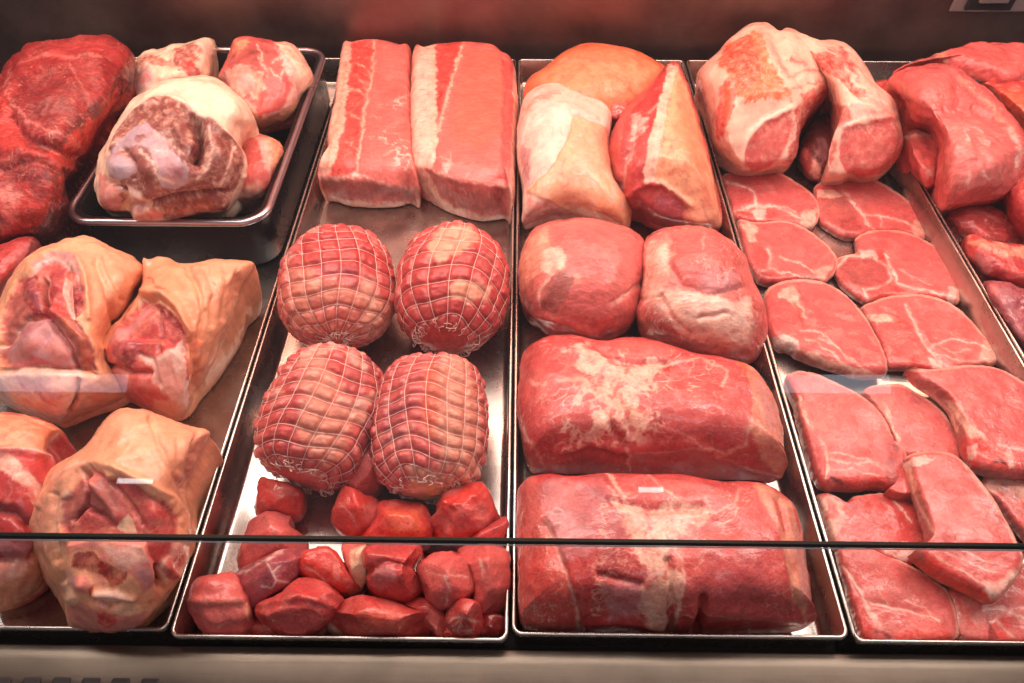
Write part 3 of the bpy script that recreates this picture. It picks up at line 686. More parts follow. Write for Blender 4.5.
# big hocks
meat('pork_hock', '85,238 92,241 106,246 125,257 145,268 143,282 134,296 126,310 119,325 110,342 106,360 118,378 128,395 112,404 100,408 85,414 62,427 55,423 35,415 15,409 0,401 -20,390 -25,340 0,320 0,310 9,290 18,275 30,262 50,250 68,243', .001, .115, 'skin', mat='skin', p=2.5, lump=(.005, 22), cen='68,335',
     feats=[A('skinp', '76,254 92,243 130,262 142,275 120,318 105,345 95,320 86,285', 10, .35), A('orange', '84,262 110,290 120,330 106,350 92,310', 8, .3),
            A('cut', '0,320 7,300 16,280 28,270 47,261 66,262 79,272 84,290 84,310 74,320 86,336 92,352 98,370 74,374 40,370 0,366', 1.8, .97, 1.5),
            A('brownl', '0,318 8,298 18,280 26,274 22,292 28,310 40,312 24,318 12,332 4,345 0,345', 2.5, .75, 2), A('mem', '30,264 48,255 63,252 76,255 80,272 66,264 48,261 34,268', 2, .8, 1), L('white', '26,272 40,262 56,259 72,266 80,276', 1.3, .7),
            A('deep', '18,280 32,271 38,280 40,300 42,312 30,312 20,300', 2, .85, 1.5), A('purple', '23,280 32,274 35,290 38,306 31,307 25,294', 2, .85, 1), L('lightpink', '27,279 31,276 33,284', 1, .6), A('brownl', '36,277 45,273 46,290 41,304 37,292', 1.5, .9, 1), L('lightpink', '36,274 44,272', 1.8, .8),  # deep paints the shaded gap round the lobe, the first lightpink line its highlight
            A('red', '48,264 66,264 64,288 66,306 72,320 56,322 44,318 44,296 47,280', 2.5, .8, 2), A('purple', '50,266 62,266 58,285 48,284', 5, .4),
            A('white', '63,274 68,276 66,292 68,306 74,318 71,321 66,309 62,292', 1.4, .9, 1), A('deep', '72,277 79,280 83,300 79,313 72,317 69,296', 1.5, .9, 1), L('cut', '74,298 80,302', 2, .6), L('white', '70,276 69,296 72,316', .9, .7, 1, 1),
            A('brownl', '46,318 66,316 80,322 86,336 93,352 98,370 76,372 70,352 60,336', 2, .92, 1.5), L('orange', '64,320 78,336 84,352 88,368', 3, .45), L('lightpink', '52,320 66,334 76,350', 1, .6), L('lightpink', '66,318 80,332', .9, .55), L('brown', '70,325 82,342', 1, .4),
            A('mem', '14,334 24,318 42,314 56,332 66,344 74,368 12,370 2,352', 2, .9, 2), A('purple', '16,332 28,318 38,320 20,340', 4, .5), A('lightpink', '10,350 24,344 38,340 36,352 20,360 8,356', 2.5, .85, 2), A('lightpink', '42,346 56,340 66,352 68,364 50,362', 3, .75, 2), A('cut', '8,362 30,356 56,364 58,370 10,372', 3, .8, 2), L('white', '0,348 10,330 22,316', 1.3, .8, 1, 1),
            A('skin', '84,322 112,318 118,345 104,362 96,350', 4, .6), A('fat', '0,370 40,367 80,374 112,390 85,410 60,420 30,412 10,404', 3, 1, 2), A('white', '4,374 40,372 56,386 40,396 14,390', 5, .8), A('lightpink', '30,386 60,384 70,396 50,404', 5, .7), A('white', '58,374 76,372 92,386 74,392 60,386', 4, .75), A('mem', '12,378 50,376 60,392 40,398 20,392', 6, .6), A('orange', '20,398 44,404 60,412 40,412 24,406', 3, .4), A('skinp', '78,390 114,390 100,404 84,412 70,420 60,420 72,408', 3, .9), A('orange', '86,396 110,394 98,404', 5, .6), L('brown', '78,391 75,402 70,410', 1.5, .85), A('white', '0,374 8,384 16,402 8,406 -8,390', 2, .85, 1), L('red', '18,385 40,392 56,404', 1.4, .45),  # the brown line paints the shade of the lower crease
            DA('0,320 7,300 16,280 28,270 47,261 66,262 79,272 84,290 84,310 74,320 86,336 92,352 98,370 74,374 40,370 0,366', -4, 3), DL('96,262 105,285 112,310 116,326', -4, 3), DL('104,258 116,285 122,300', -2.5, 3), DL('41,278 40,296 43,312', -9, 2.5), DL('46,276 48,290 45,306', -5, 2), DL('68,268 67,292 72,318', -4, 2.5), DL('46,318 60,338 70,352 76,370', -7, 3), DL('52,310 66,322 78,335 88,356', 6, 6), DB(28, 290, 6, 4), DB(56, 285, 8, 4), DB(77, 297, 4, 4), DL('0,345 20,318 42,313', -6, 3), DL('20,262 50,252 76,256 86,276 88,318', 3, 3), DL('0,371 50,369 95,374', -4, 3), DB(28, 345, 12, 4), DB(56, 352, 10, 3), DL('78,382 76,400 70,412', -6, 2.5), DB(50, 392, 14, 3), DL('84,340 104,352', 3, 6)],
     label='large skin-on hock at the left edge, rolled red meat under tan skin', cat='pork hock', group=GH)
meat('pork_hock', '143,258 148,261 152,261 160,258 170,260 178,266 186,266 200,264 220,261 240,262 256,264 250,273 241,283 238,300 233,320 222,345 206,378 194,394 189,410 180,419 165,420 150,410 135,402 120,395 113,385 103,372 93,356 92,346 102,344 110,330 125,312 138,298 143,285 144,270', .001, .105, 'skin', mat='skin', p=2.5, lump=(.004, 24), cen='170,335',
     feats=[A('skinp', '186,266 250,262 240,285 236,310 226,330 206,300 196,285', 8, .45), A('orange', '146,264 170,264 184,284 194,310 190,336 178,318 160,300 144,296', 6, .30), L('pink', '200,268 214,280', 1, .35), A('orange', '190,330 205,330 205,372 196,394 188,370', 6, .35),
            A('cut', '118,322 130,308 142,298 152,300 162,303 177,317 185,334 188,352 189,373 193,396 186,412 165,420 148,410 130,400 115,385 102,370 108,345', 1.6, .97, 1.2),
            A('red', '130,334 156,313 157,350 140,354 128,345', 3, .75, 2), A('mem', '116,330 136,308 150,301 140,314 124,330 113,345 108,342', 2.5, .75, 1.5), L('lightpink', '118,334 132,318 150,303', 1.5, .6),
            A('purple', '112,343 126,338 142,342 140,358 128,370 116,364', 2.5, .75, 2), A('deep', '124,350 138,348 138,362 128,368', 3, .7), A('deep', '92,347 100,345 106,350 107,364 100,364', 1.8, .9), A('deep', '150,300 162,303 176,317 184,334 176,328 166,320 156,312', 1.8, .85, 1.5),
            A('red', '158,311 170,320 178,332 176,342 160,351', 2, .85, 1.5), L('blood', '158,351 170,346 178,336', 1.5, .8), L('brown', '156,310 157,350', .8, .6, 1, .5), L('lightpink', '162,318 166,334', .8, .5),
            A('white', '141,353 152,358 166,350 181,338 187,356 188,380 192,396 186,410 172,404 162,392 152,372', 3, .9, 3), A('lightpink', '150,362 170,360 180,380 176,398 160,384', 5, .5), L('pink', '168,356 176,380 184,398', 1.4, .4), A('cut', '134,370 149,376 160,388 170,400 152,400 136,394 128,386', 2.5, .85, 2), A('lightpink', '140,374 148,378 156,388 146,388', 2.5, .6), A('lightpink', '106,366 128,372 134,392 118,388', 3, .85), A('pink', '118,380 140,396 150,408 132,400', 3, .7), A('skinp', '156,398 184,404 188,414 172,420 152,412', 2.5, .95), L('blood', '144,276 153,281 158,288 164,290', 1, .8), L('orange', '186,340 200,344', 2.5, .8), A('blood', '186,348 198,342 192,356', 2, .35), L('brown', '184,330 188,344', 1.4, .7), A('white', '143,258 150,262 147,268 143,264', 2, .6), A('cream', '134,288 140,284 140,300 132,306', 3, .6),
            DA('118,322 130,308 142,298 152,300 162,303 177,317 185,334 188,352 187,360 160,340 120,340', -7, 3), DL('144,298 160,299 176,312 186,334', -5, 2), DL('146,292 164,295 180,310 189,332', 5, 5), DL('188,268 198,290 204,312 200,340', -5, 3), DL('206,270 214,292 214,325', -2.5, 3), DL('224,266 228,285 222,318', -2, 3), DL('238,270 236,290', -3, 3), DL('190,344 198,370 194,392', -4, 3), DB(146, 386, 12, 4), DB(128, 352, 10, 4), DL('108,366 130,372 150,374', -5, 2.5), DL('157,308 158,350', -3, 2), DL('141,354 152,360 160,384', -3, 2.5), DL('212,300 206,350 196,385', -2, 4)],
     label='skin-on hock with a pointed flap of skin, right of the tan left hock', cat='pork hock', group=GH)
meat('pork_hock', '-25,408 0,412 25,417 45,423 61,430 55,438 46,449 52,460 57,470 60,500 52,545 44,582 28,600 5,611 -25,612', .001, .10, 'red', mat='skin', p=2.6, lump=(.005, 24), cen='15,510',
     feats=[A('skin', '-25,408 30,416 62,430 54,440 44,452 20,450 0,449 -25,449', 3, .95), A('orange', '30,425 62,430 52,440 40,436', 5, .5), L('white', '-25,450 20,450 44,452 54,468', 2, .85, 1.4, 1),
            A('fat', '-5,452 12,458 34,478 44,494 36,508 26,490 10,474 -10,465', 3, .8), A('blood', '22,484 34,490 36,500 26,496', 2, .7), A('deep', '-25,500 20,505 40,520 30,548 0,560 -25,560', 6, .5), A('mem', '0,535 30,545 26,560 0,562', 5, .5),
            A('skin', '44,530 60,520 48,582 28,600 5,612 -25,612 -25,590 10,580 30,565', 5, .8), A('fat', '-25,560 20,562 36,560 20,578 -10,585', 5, .6), V_('lightpink', 45, .05, .5),
            DL('-25,450 20,451 46,458 58,480', 4, 4), DL('-20,508 10,512 30,525', -6, 5), DL('0,560 30,560 44,540', -4, 5), DB(20, 540, 16, 4)],
     label='hock cut by the lower left edge of the picture, red face under tan skin', cat='pork hock', group=GH)
meat('pork_hock', '120,411 128,409 135,411 143,409 152,413 165,421 185,428 213,433 208,441 201,456 191,478 185,494 190,515 191,540 187,560 178,580 165,600 152,614 140,628 120,632 90,632 71,628 67,612 61,600 50,585 40,566 32,550 31,522 35,508 44,492 50,478 57,468 76,458 90,447 100,430 110,418', .001, .125, 'skin', mat='skin', p=2.5, lump=(.004, 22), planes=[(0, -.55, .84, .80)], cen='112,520', 
     feats=[A('cream', '118,418 150,420 166,440 172,475 160,466 140,450 122,436', 9, .4), A('skinp', '186,430 212,433 200,458 186,492 184,460', 3, .8), L('pink', '128,462 145,468 160,480', 2, .3), A('orange', '160,440 176,470 184,498 172,480', 5, .3),
            A('skinp', '32,515 42,498 54,480 70,466 90,459 88,472 70,486 58,500 50,525 50,560 62,600 50,585 32,550', 3, .8, 2), L('orange', '58,476 46,496 42,520', 3, .35), L('white', '52,478 72,464 90,462', 1.4, .6), L('white', '66,492 56,508 53,530 56,552', 1.6, .75, 1.2, 1),
            A('cut', '85,473 92,467 102,472 106,479 120,478 133,484 147,494 160,500 172,507 180,516 180,540 175,556 165,563 160,575 155,572 150,558 143,545 120,540 90,538 66,544 58,524 62,500 73,486', 1.6, .97, 1),
            A('brownl', '60,500 74,486 82,480 80,504 70,518 66,532 58,526', 2, .8, 1.5), A('brownl', '88,480 100,474 108,486 118,508 112,524 96,514 86,506', 2, .65, 1.5), A('purple', '94,476 101,475 103,488 97,492', 2, .45), A('red', '78,512 86,508 104,518 114,526 100,530 74,530', 2, .8), L('deep', '85,474 82,490 82,505 72,515 69,528', 1.8, .9, 1.3, 1), L('deep', '84,507 96,514 106,520', 1.3, .7),  # deep lines put the shade of the creases into the colour
            A('red', '106,479 122,479 134,485 148,496 162,502 174,510 178,524 170,530 150,536 140,530 132,520 120,500', 3, .65, 2), A('bright', '140,496 156,502 168,512 170,526 158,524 146,510', 4, .45), A('deep', '160,500 172,507 180,516 179,534 176,520 166,508', 2, .6), A('lightpink', '164,520 172,516 174,528 164,530', 2, .6),
            A('cream', '125,515 130,522 134,534 118,532 114,527', 1.5, .95, 1), A('red', '138,540 176,542 174,556 164,562 158,580 152,562', 2.5, .75, 1.5), A('deep', '155,571 162,574 163,584 158,582', 1.5, .85, 1),  # the small deep area is the notch's shade, painted
            A('lightpink', '65,542 100,538 143,542 151,558 160,566 158,584 144,593 134,577 116,564 103,560 95,551 74,550 66,556', 2, .95, 1.5), A('white', '100,545 140,546 148,560 130,566 112,558', 5, .6), A('mem', '134,566 152,568 154,582 142,586', 4, .7),
            A('deep', '72,553 90,552 103,561 116,565 129,572 126,581 111,586 104,578 88,572 72,567', 2, .85, 2), A('brownl', '72,553 88,552 90,562 76,564', 3, .5), A('blood', '104,577 126,577 114,587', 2.5, .5),
            A('fat', '62,560 70,570 72,590 66,600 60,585', 3, .6), A('lightpink', '71,576 85,575 91,584 87,595 78,588', 1.6, .95, 1), A('mem', '64,570 72,572 80,590 74,590', 2, .6), A('cream', '65,587 74,590 80,598 78,606 67,604', 1.8, .9, 1), A('lightpink', '92,576 104,578 104,588 94,588', 2, .7), A('white', '95,590 118,589 134,597 120,601 99,600', 1.8, .9, 1), L('deep', '90,590 93,600 108,607 121,603', 1.2, .75, 1, 1), L('blood', '91,588 93,596', 2, .7), A('cream', '116,605 132,602 141,609 134,614 118,613', 2, .8),  # the deep line is painted crease shade under the white ridge
            A('lightpink', '66,607 80,602 96,608 130,614 150,610 146,620 132,632 72,630', 2.5, .95, 1), A('pink', '90,606 104,604 112,608 96,612', 2, .5), A('blood', '99,611 108,609 117,613 116,622 106,624 98,620', 2, .7, 3), A('skinp', '143,596 160,586 176,580 166,600 150,614', 4, .8), L('orange', '150,600 166,586', 3, .3),
            A('cut', '178,545 184,548 184,562 173,580 165,577 163,570 167,562 175,556', 1.5, .85, 1), L('white', '179,546 175,556 166,562 162,570 166,579', 1.5, .9, 1, .6), L('white', '186,546 186,562 174,581', 1, .6, 1, .6), V_('fat', 55, .025, .3),
            DA('85,473 92,467 102,472 106,479 120,478 133,484 147,494 160,500 172,507 180,516 180,540 175,556 160,575 150,558 143,545 120,540 90,538 66,544 58,524 62,500 73,486', -4, 3), DL('85,472 82,505 70,520', -6, 2.5), DL('84,508 98,516 112,525', -4, 2.5), DL('88,482 104,500 114,516', 4, 6), DL('108,482 128,505 140,525', -2.5, 3), DL('40,505 56,486 76,470 96,462 120,470 148,484 172,498 186,514 188,540', 3, 4), DL('56,495 52,520 56,560', -3, 3), DB(155, 515, 12, 4), DB(120, 552, 16, 3), DB(82, 585, 6, 4), DB(72, 598, 6, 3), DL('96,594 116,594 132,598', 3, 3.5), DL('92,598 108,606 122,603', -4, 2.5), DB(108, 620, 18, 3), DL('158,570 160,586', -8, 3), DL('168,566 176,575', 3, 5), DL('150,418 160,445 172,470 184,494', -2.5, 3), DL('198,434 190,460 186,488', -4, 3), DL('178,440 180,470', -2, 3), DL('62,545 62,580', -3, 3)],
     label='largest skin-on hock at the front of the left tray, its cut face towards the glass', cat='pork hock', group=GH)
# ------------------------------------------------------------------ tray 2: loins, roasts, diced pork
GL = 'boned pork loins at the back of the second tray'
meat('pork_loin', '342,44 350,40 363,39 378,40 395,42 414,47 414,110 416,165 424,206 395,208 370,208 345,206 328,201 318,191 318,180 321,165 326,140 333,105 339,70', .001, .068, 'pink', mat='muscle', p=14, q=1.5, eq=.62, lump=(.002, 24), cen='370,115', rough_edge=1.2, bot=.94,
     feats=[A('fat', '340,44 352,40 349,70 345,110 338,150 330,172 316,180 322,150 332,100', 2.5, .85, 2), L('orange', '345,60 342,95 335,130 326,165', 1.6, .5),
            A('bright', '352,41 374,40 374,60 370,90 362,125 358,165 352,178 328,176 338,150 346,110 349,70', 2.5, .8, 3), A('cut', '360,120 374,122 370,150 362,165', 3, .5),
            L('fat', '374,42 373,64 368,92 364,115 361,140 357,165 354,178', 1.5, .75, 1.3, 3), L('fat', '351,62 362,66 373,76', .9, .5), L('fat', '349,88 360,92 369,100', .9, .55), L('fat', '346,112 356,118 365,124', .9, .55), L('fat', '340,140 352,146 360,150', .9, .55), L('fat', '354,74 366,84', .8, .4),
            V_('white', 70, .12, .8, (1, 1), 0, '386,105 412,90 414,150 408,170 384,172 376,140'), V_('fat', 60, .05, .35), A('lightpink', '380,44 412,50 412,85 380,80', 10, .35),
            A('brownl', '320,180 345,176 380,182 420,188 422,200 380,198 350,200 326,196', 4, .75, 4), A('red', '330,182 400,186 395,194 340,194', 6, .35), A('fat', '316,183 326,194 350,201 395,203 425,200 425,212 345,209 320,202', 2.5, .85, 2), A('orange', '316,184 326,190 322,198', 3, .5),
            L('white', '318,179 335,178 355,175 380,182 405,187 418,190', 1, .55, 1.2, 3), DL('318,178 340,178 375,182 418,190', 2, 4), DL('352,44 349,90 340,140 328,172', -3, 4), DL('374,44 369,90 361,140 356,172', -2, 3), DB(362, 62, 8, 1.5), DB(358, 92, 8, 1.5), DB(354, 122, 8, 1.5), DB(348, 152, 9, 1.5)],
     label='boned pork loin on the left, with a ribbed red strip along its left side', cat='pork loin', group=GL)
meat('pork_loin', '412,50 418,46 426,44 438,42 470,42 492,43 503,52 512,60 517,78 518,110 516,150 515,200 514,223 480,222 452,214 430,204 416,190 411,166 410,110', .001, .074, 'pink', mat='muscle', p=14, q=1.5, eq=.62, lump=(.002, 24), cen='462,115', bot=.95,
     feats=[A('fat', '410,48 436,42 437,80 436,120 438,140 432,166 420,170 410,166', 2, .95, 2), A('white', '414,60 430,60 430,160 414,160', 6, .45),
            A('bright', '437,42 462,42 455,70 447,100 441,118 437,108 436,75', 2.5, .85, 3), L('fat', '463,44 455,70 447,98 441,120 436,140', 1.6, .8), A('deep', '438,90 443,92 442,106 438,104', 2, .5),
            A('orange', '465,45 500,48 508,80 506,130 480,150 450,140 455,90', 14, .35), V_('white', 60, .12, .7, (1, 1), 0, '432,150 462,155 470,176 445,178 432,168'), A('red', '500,55 512,62 514,110 508,160 506,185 500,182 502,130 504,80', 3, .6), A('fat', '514,62 519,80 519,150 516,222 509,222 511,160 513,110', 1.8, .8, 1),
            A('fat', '410,166 424,167 432,180 438,196 455,207 480,215 514,216 514,226 470,224 430,206', 2, .92, 2), A('brownl', '428,170 445,176 470,184 506,188 504,204 488,212 462,210 442,200 432,186', 3, .7, 3), A('red', '440,180 505,186 500,196 450,194', 6, .45), A('deep', '492,190 508,186 504,200 494,200', 3, .6), V_('white', 90, .08, .4, (1, 3), -.4, '440,182 500,192 480,210 448,198'),
            L('white', '411,165 426,166 440,174 470,182 508,186', 1, .5), DL('411,166 428,168 445,177 508,187', 2, 4), DL('437,60 436,110 434,160', -2, 3), DL('505,60 506,120 503,180', -3, 3)],
     label='boned pork loin on the right, with a wide white fat band down its left side', cat='pork loin', group=GL)

roast((338, 240), (337, 342), .060, .0585, .056, 'netted roast at the back left, dark red above and pale fat below', nlong=18, nring=13, seed=1.3, kend=5, bar=.26, gA=.0, zb=.048,
      feats=[A('deep', '306,240 330,222 366,236 388,262 360,268 310,262', 10, .3, 5), A('red', '300,245 320,225 345,222 375,240 392,262 394,280 380,275 370,278 320,272 300,262', 5, .95, 5), A('purple', '318,262 360,266 352,280 322,276', 5, .6), A('skinp', '285,270 306,262 316,280 350,285 390,290 396,330 380,345 350,335 300,330 284,318', 7, .5, 8), A('cut', '312,300 345,304 362,310 350,328 318,322', 5, .6, 5), A('red', '372,285 392,288 394,305 376,300', 5, .6)])
roast((460, 236), (444, 345), .060, .0580, .056, 'netted roast at the back right, two pale fat patches on dark red', nlong=18, nring=12, seed=4.1, kend=5, bar=.30, gB=.12, zb=.046,
      feats=[A('red', '398,225 515,225 515,350 398,350', 6, .85, 4), A('skinp', '428,240 440,228 470,226 480,240 466,250 450,256 440,264 430,256', 2.5, .95, 4), A('skinp', '450,284 462,276 475,284 492,288 490,300 470,302 452,298', 2.5, .95, 4), A('deep', '440,318 470,322 472,345 425,340', 5, .25)])
roast((346, 356), (298, 482), .058, .0530, .052, 'netted roast at the front left of the four, tilted, with a bare cut end', nlong=19, nring=15, seed=2.6, kend=9, bar=.26, gB=.13, zb=.042,
      feats=[A('skinp', '312,350 335,345 335,375 350,395 362,415 345,440 350,460 318,462 298,440 300,405 300,370', 6, .6, 8), A('red', '328,352 342,350 345,368 336,376 328,370', 3, .9, 3), A('cut', '258,468 290,470 325,478 350,490 330,500 300,498 270,488', 4, .8), A('lightpink', '330,395 350,398 352,415 330,410', 5, .5), A('red', '262,400 295,375 298,410 290,455 262,460', 6, .6)])
roast((436, 362), (424, 494), .058, .0525, .050, 'netted roast at the front right of the four, with a broad pale fat stripe', nlong=19, nring=16, seed=5.7, kend=9, bar=.30, gB=.12, zb=.042, 
      feats=[A('cut', '380,360 432,355 436,500 380,500', 5, .6, 4), A('orange', '424,362 442,362 442,440 424,440', 5, .5, 3), A('skinp', '443,352 466,358 482,400 480,470 462,500 442,490 440,420', 4, .7, 5), A('cream', '410,468 440,470 442,500 410,500', 4, .6), A('purple', '380,400 405,405 402,450 382,440', 6, .5), A('yellow', '425,480 445,482 442,502 424,500', 4, .5)])

GC = 'chunks of diced pork at the front of the second tray'
def chunk(ol, z0, z1, label, feats=(), base='cut', **k):
    kw = dict(p=3.2, q=2.0, eq=.45, lump=(.0022, 45), cuts=5, grow=3.0, rough_edge=1.6, mat='cut', res=1.3); kw.update(k)
    return meat('pork_chunk', ol, z0, z1, base, list(feats)+[V_('lightpink', 75, .035, .45, (1, 1.8), .6), MOT('pink', 40, .12, .5)], label=label, cat='meat chunk', group=GC, **kw)
chunk('262,478 272,481 285,486 300,491 303,500 302,510 297,519 288,521 262,520 257,510 259,490', .001, .045, 'dark red chunk at the upper left, just under the tilted netted roast', [L('lightpink', '264,490 282,496 300,494', 1.2, .7), A('pink', '262,480 285,488 300,492 280,497', 4, .5)], 'bright')
chunk('254,518 272,513 290,516 288,527 296,533 306,540 303,552 285,560 262,566 242,572 238,558 246,540', .001, .040, 'flat light red chunk crossed by the glass edge at the left', [A('pink', '256,520 285,518 292,535 262,545', 6, .5)], 'cut')
chunk('238,572 262,562 285,550 302,546 306,556 300,572 290,585 276,596 262,606 252,610 243,602 238,588', .001, .062, 'purplish chunk with a branching white vein, left of centre', [L('white', '238,574 262,562 285,548', 1.2, .7), L('white', '268,564 276,580 288,582', 1.1, .8, 1, 1), L('white', '276,580 272,588 262,586', .9, .7, 1, 1), L('white', '273,572 280,566', .8, .6, 1, 1)], (.30, .055, .075) if False else 'purple')
chunk('193,590 200,580 216,577 235,573 243,590 250,606 252,618 262,634 240,637 212,636 200,628 193,614 191,602', .001, .055, 'chunk in the front left corner of the tray with a pale swirl', [L('skinp', '196,600 215,602 235,600 246,612', 2, .6), A('pink', '195,600 240,602 246,620 205,625', 6, .6), A('cream', '244,600 250,608 250,620 244,612', 2, .7), DL('194,600 240,600', 3, 5)], 'cut')
chunk('236,622 262,612 290,628 302,637 290,640 240,639', .001, .022, 'thin dark sliver under the chunks along the front left rim', [], 'red')
chunk('300,582 308,579 318,584 334,592 345,600 336,614 330,622 320,630 306,638 290,637 275,628 262,620 256,610 262,602 280,597 290,588', .001, .066, 'wedge shaped red chunk with a smooth flat face, centre left', [A('cut', '266,610 290,604 330,604 318,628 300,634 275,624', 5, .6), L('pink', '262,604 270,608 268,620', 1.6, .7), DL('262,606 300,596 334,606', 2, 4)], 'red')
chunk('305,553 318,550 330,550 338,560 346,572 356,582 361,590 350,597 335,594 322,585 310,582 298,574 299,562', .001, .060, 'bright red chunk with a torn white edge below the glass line', [A('lightpink', '333,560 342,566 340,580 332,582', 3, .7), L('white', '305,566 318,572 330,586', 1, .6), A('lightpink', '346,586 360,590 350,597', 2, .7)], 'bright')
chunk('342,546 352,541 366,543 367,562 368,580 361,591 354,591 349,570', .001, .058, 'narrow chunk with a pale yellowish fat side', [A('cream', '350,550 368,545 368,580 358,592 352,575', 2, .9, 1)], 'pink')
chunk('366,548 385,544 400,546 420,546 421,556 414,563 411,572 421,580 424,590 415,598 402,605 390,604 378,597 370,588 368,575 364,560', .001, .070, 'rounded glossy chunk near the middle, with a notched right edge', [A('mem', '372,568 392,562 396,580 380,592 370,584', 4, .5), DL('366,572 385,560 408,566', -4, 4)], 'red')  # the mem area is glare painted into the colour
chunk('342,602 358,597 372,599 386,601 400,606 420,612 438,622 428,634 418,634 405,637 370,638 338,636 329,630 326,618 334,608', .001, .055, 'broad smooth chunk at the middle of the front rim, its left tip white', [A('white', '326,616 334,626 344,636 336,641 328,632', 2, .85, 1), A('orange', '350,605 400,610 410,632 360,636', 12, .3)], 'red')
chunk('360,444 370,438 378,450 381,465 382,482 375,494 368,500 355,495 347,486 346,468 350,455', .001, .050, 'oval chunk wedged between the two front netted roasts', [A('cut', '350,455 372,444 380,480 368,496 352,486', 5, .7)], 'cut', lump=(.003, 30))
chunk('345,487 352,492 366,498 380,502 382,518 378,528 360,533 348,536 339,530 333,520 335,508 341,498', .001, .050, 'dark red chunk with white streaks, right below the wedged oval chunk', [A('lightpink', '362,503 380,503 378,516 368,524 362,514', 3, .6), L('white', '340,505 350,515 360,530', 1, .5)], 'bright')
chunk('378,504 392,500 405,505 418,502 428,513 431,528 430,542 420,550 395,548 370,545 352,538 362,530 380,520', .001, .052, 'wide chunk with an orange patch, just above the glass line in the middle', [A('orange', '385,510 418,508 425,530 400,536 384,528', 8, .5)], 'bright')
chunk('455,489 464,484 475,483 483,487 490,500 498,518 496,531 480,537 462,543 440,543 432,532 431,522 440,513 436,506 445,497', .001, .062, 'coarse red chunk with a frilled top, right of the front roasts', [A('cut', '436,510 490,505 495,528 440,538', 6, .6), V_('deep', 90, .07, .5, (1, 3), .6)], 'bright', lump=(.004, 60))
chunk('478,534 498,519 508,519 508,548 500,558 460,556 458,544', .001, .045, 'red chunk against the right wall, cut by the glass line', [], 'red')
chunk('424,562 436,555 455,555 469,561 475,578 475,592 465,604 455,611 440,612 430,602 424,588 418,572', .001, .068, 'smooth square chunk with fine white lines, right of the notched chunk', [L('white', '426,572 445,578 450,592 444,606', 1, .6), L('white', '445,578 466,576', .9, .5)], 'cut')
chunk('459,550 480,546 506,546 508,570 508,600 497,617 482,618 472,610 474,592 472,572 462,560', .001, .060, 'tall light red chunk standing against the right wall of the tray', [A('pink', '478,560 500,556 505,600 488,608', 7, .55), L('white', '480,560 484,580', 1.4, .5)], 'cut')
chunk('455,604 468,600 476,604 483,620 479,632 472,637 460,636 450,628 446,614', .001, .066, 'small dark chunk with a spread of white veins, front right', [L('white', '450,620 462,616 478,622', 1.2, .7), V_('white', 80, .06, .6)], 'red')
chunk('400,606 420,598 440,610 450,625 448,641 438,636 424,622', .001, .040, 'long low chunk with a pale edge, lying left of the dark veined chunk', [L('lightpink', '402,606 424,616 442,634', 1.5, .7)], 'red')
chunk('480,618 503,614 505,634 486,638 476,630', .001, .035, 'dark wet chunk in the front right corner of the tray', [], 'deep')
chunk('441,620 455,628 468,637 460,640 442,639', .001, .03, 'low dark chunk at the rim, below the small veined chunk', [], 'bright')

# ------------------------------------------------------------------ tray 3: shoulder and leg joints
GS = 'large pork joints in the third tray'
meat('pork_joint', '522,100 526,80 543,70 559,56 574,48 590,45 610,46 632,51 652,60 668,70 670,95 645,125 600,140 555,130 530,115', .001, .115, 'orange', mat='skin', p=2.2, lump=(.003, 20), cen='595,90',
     feats=[A('skin', '530,80 575,50 630,52 660,70 640,100 560,100', 16, .55), L('skinp', '560,60 600,62 640,80', 1.4, .35), L('skinp', '565,72 600,80 625,98', 1.2, .35), L('bright', '580,55 610,70 635,95', 2, .25)],
     label='rounded joint with smooth orange skin at the back of the third tray', cat='pork joint', group=GS)
meat('pork_joint', '522,104 529,93 543,86 558,84 568,90 585,97 600,103 611,112 611,128 608,150 612,175 620,190 632,206 631,222 627,233 612,228 596,223 575,214 552,216 535,221 521,227 523,208 523,190 518,165 517,135 519,118', .001, .105, 'white', mat='skin', p=2.6, lump=(.003, 22), cen='567,155',
     feats=[A('fat', '522,104 560,84 612,112 600,120 570,105 540,100 526,118', 5, .6), L('brownl', '524,110 540,96 560,92', 2, .55), V_('pink', 40, .08, .4), A('mem', '522,146 532,150 530,176 526,190 519,160', 3, .8, 2), A('purple', '524,155 530,158 528,178 525,176', 3, .5),
            A('skin', '574,116 605,127 608,150 612,178 634,210 628,234 596,224 562,207 527,191 545,175 556,162 567,140', 1.6, .95, 1), A('skinp', '580,125 604,130 606,170 580,190 560,185 568,155', 12, .5), A('orange', '600,190 632,210 627,232 600,222', 8, .5), L('cut', '562,166 565,162', 1.6, .6), L('cut', '562,190 568,182', 1.2, .5), L('cut', '563,174 563,170', 1.2, .5),
            A('lightpink', '528,195 560,208 594,222 550,216 521,227', 4, .7), DA('574,116 605,127 608,150 612,178 634,210 628,234 596,224 562,207 527,191 545,175 556,162 567,140', 2.5, 2), DL('524,112 545,96 575,100', -2, 3)],
     label='joint with white fat and a pointed orange skin flap, left side of the third tray', cat='pork joint', group=GS)
meat('gristly_trimming', '604,100 612,94 620,96 626,104 640,108 638,120 624,122 612,124 604,112', .05, .112, 'cut', mat='cut', lump=(.006, 60), feats=[V_('white', 80, .12, .8), A('pink', '604,98 618,96 616,110 606,110', 4, .6)],
     label='small gristly scrap tucked between the two skin-on joints', cat='meat piece')
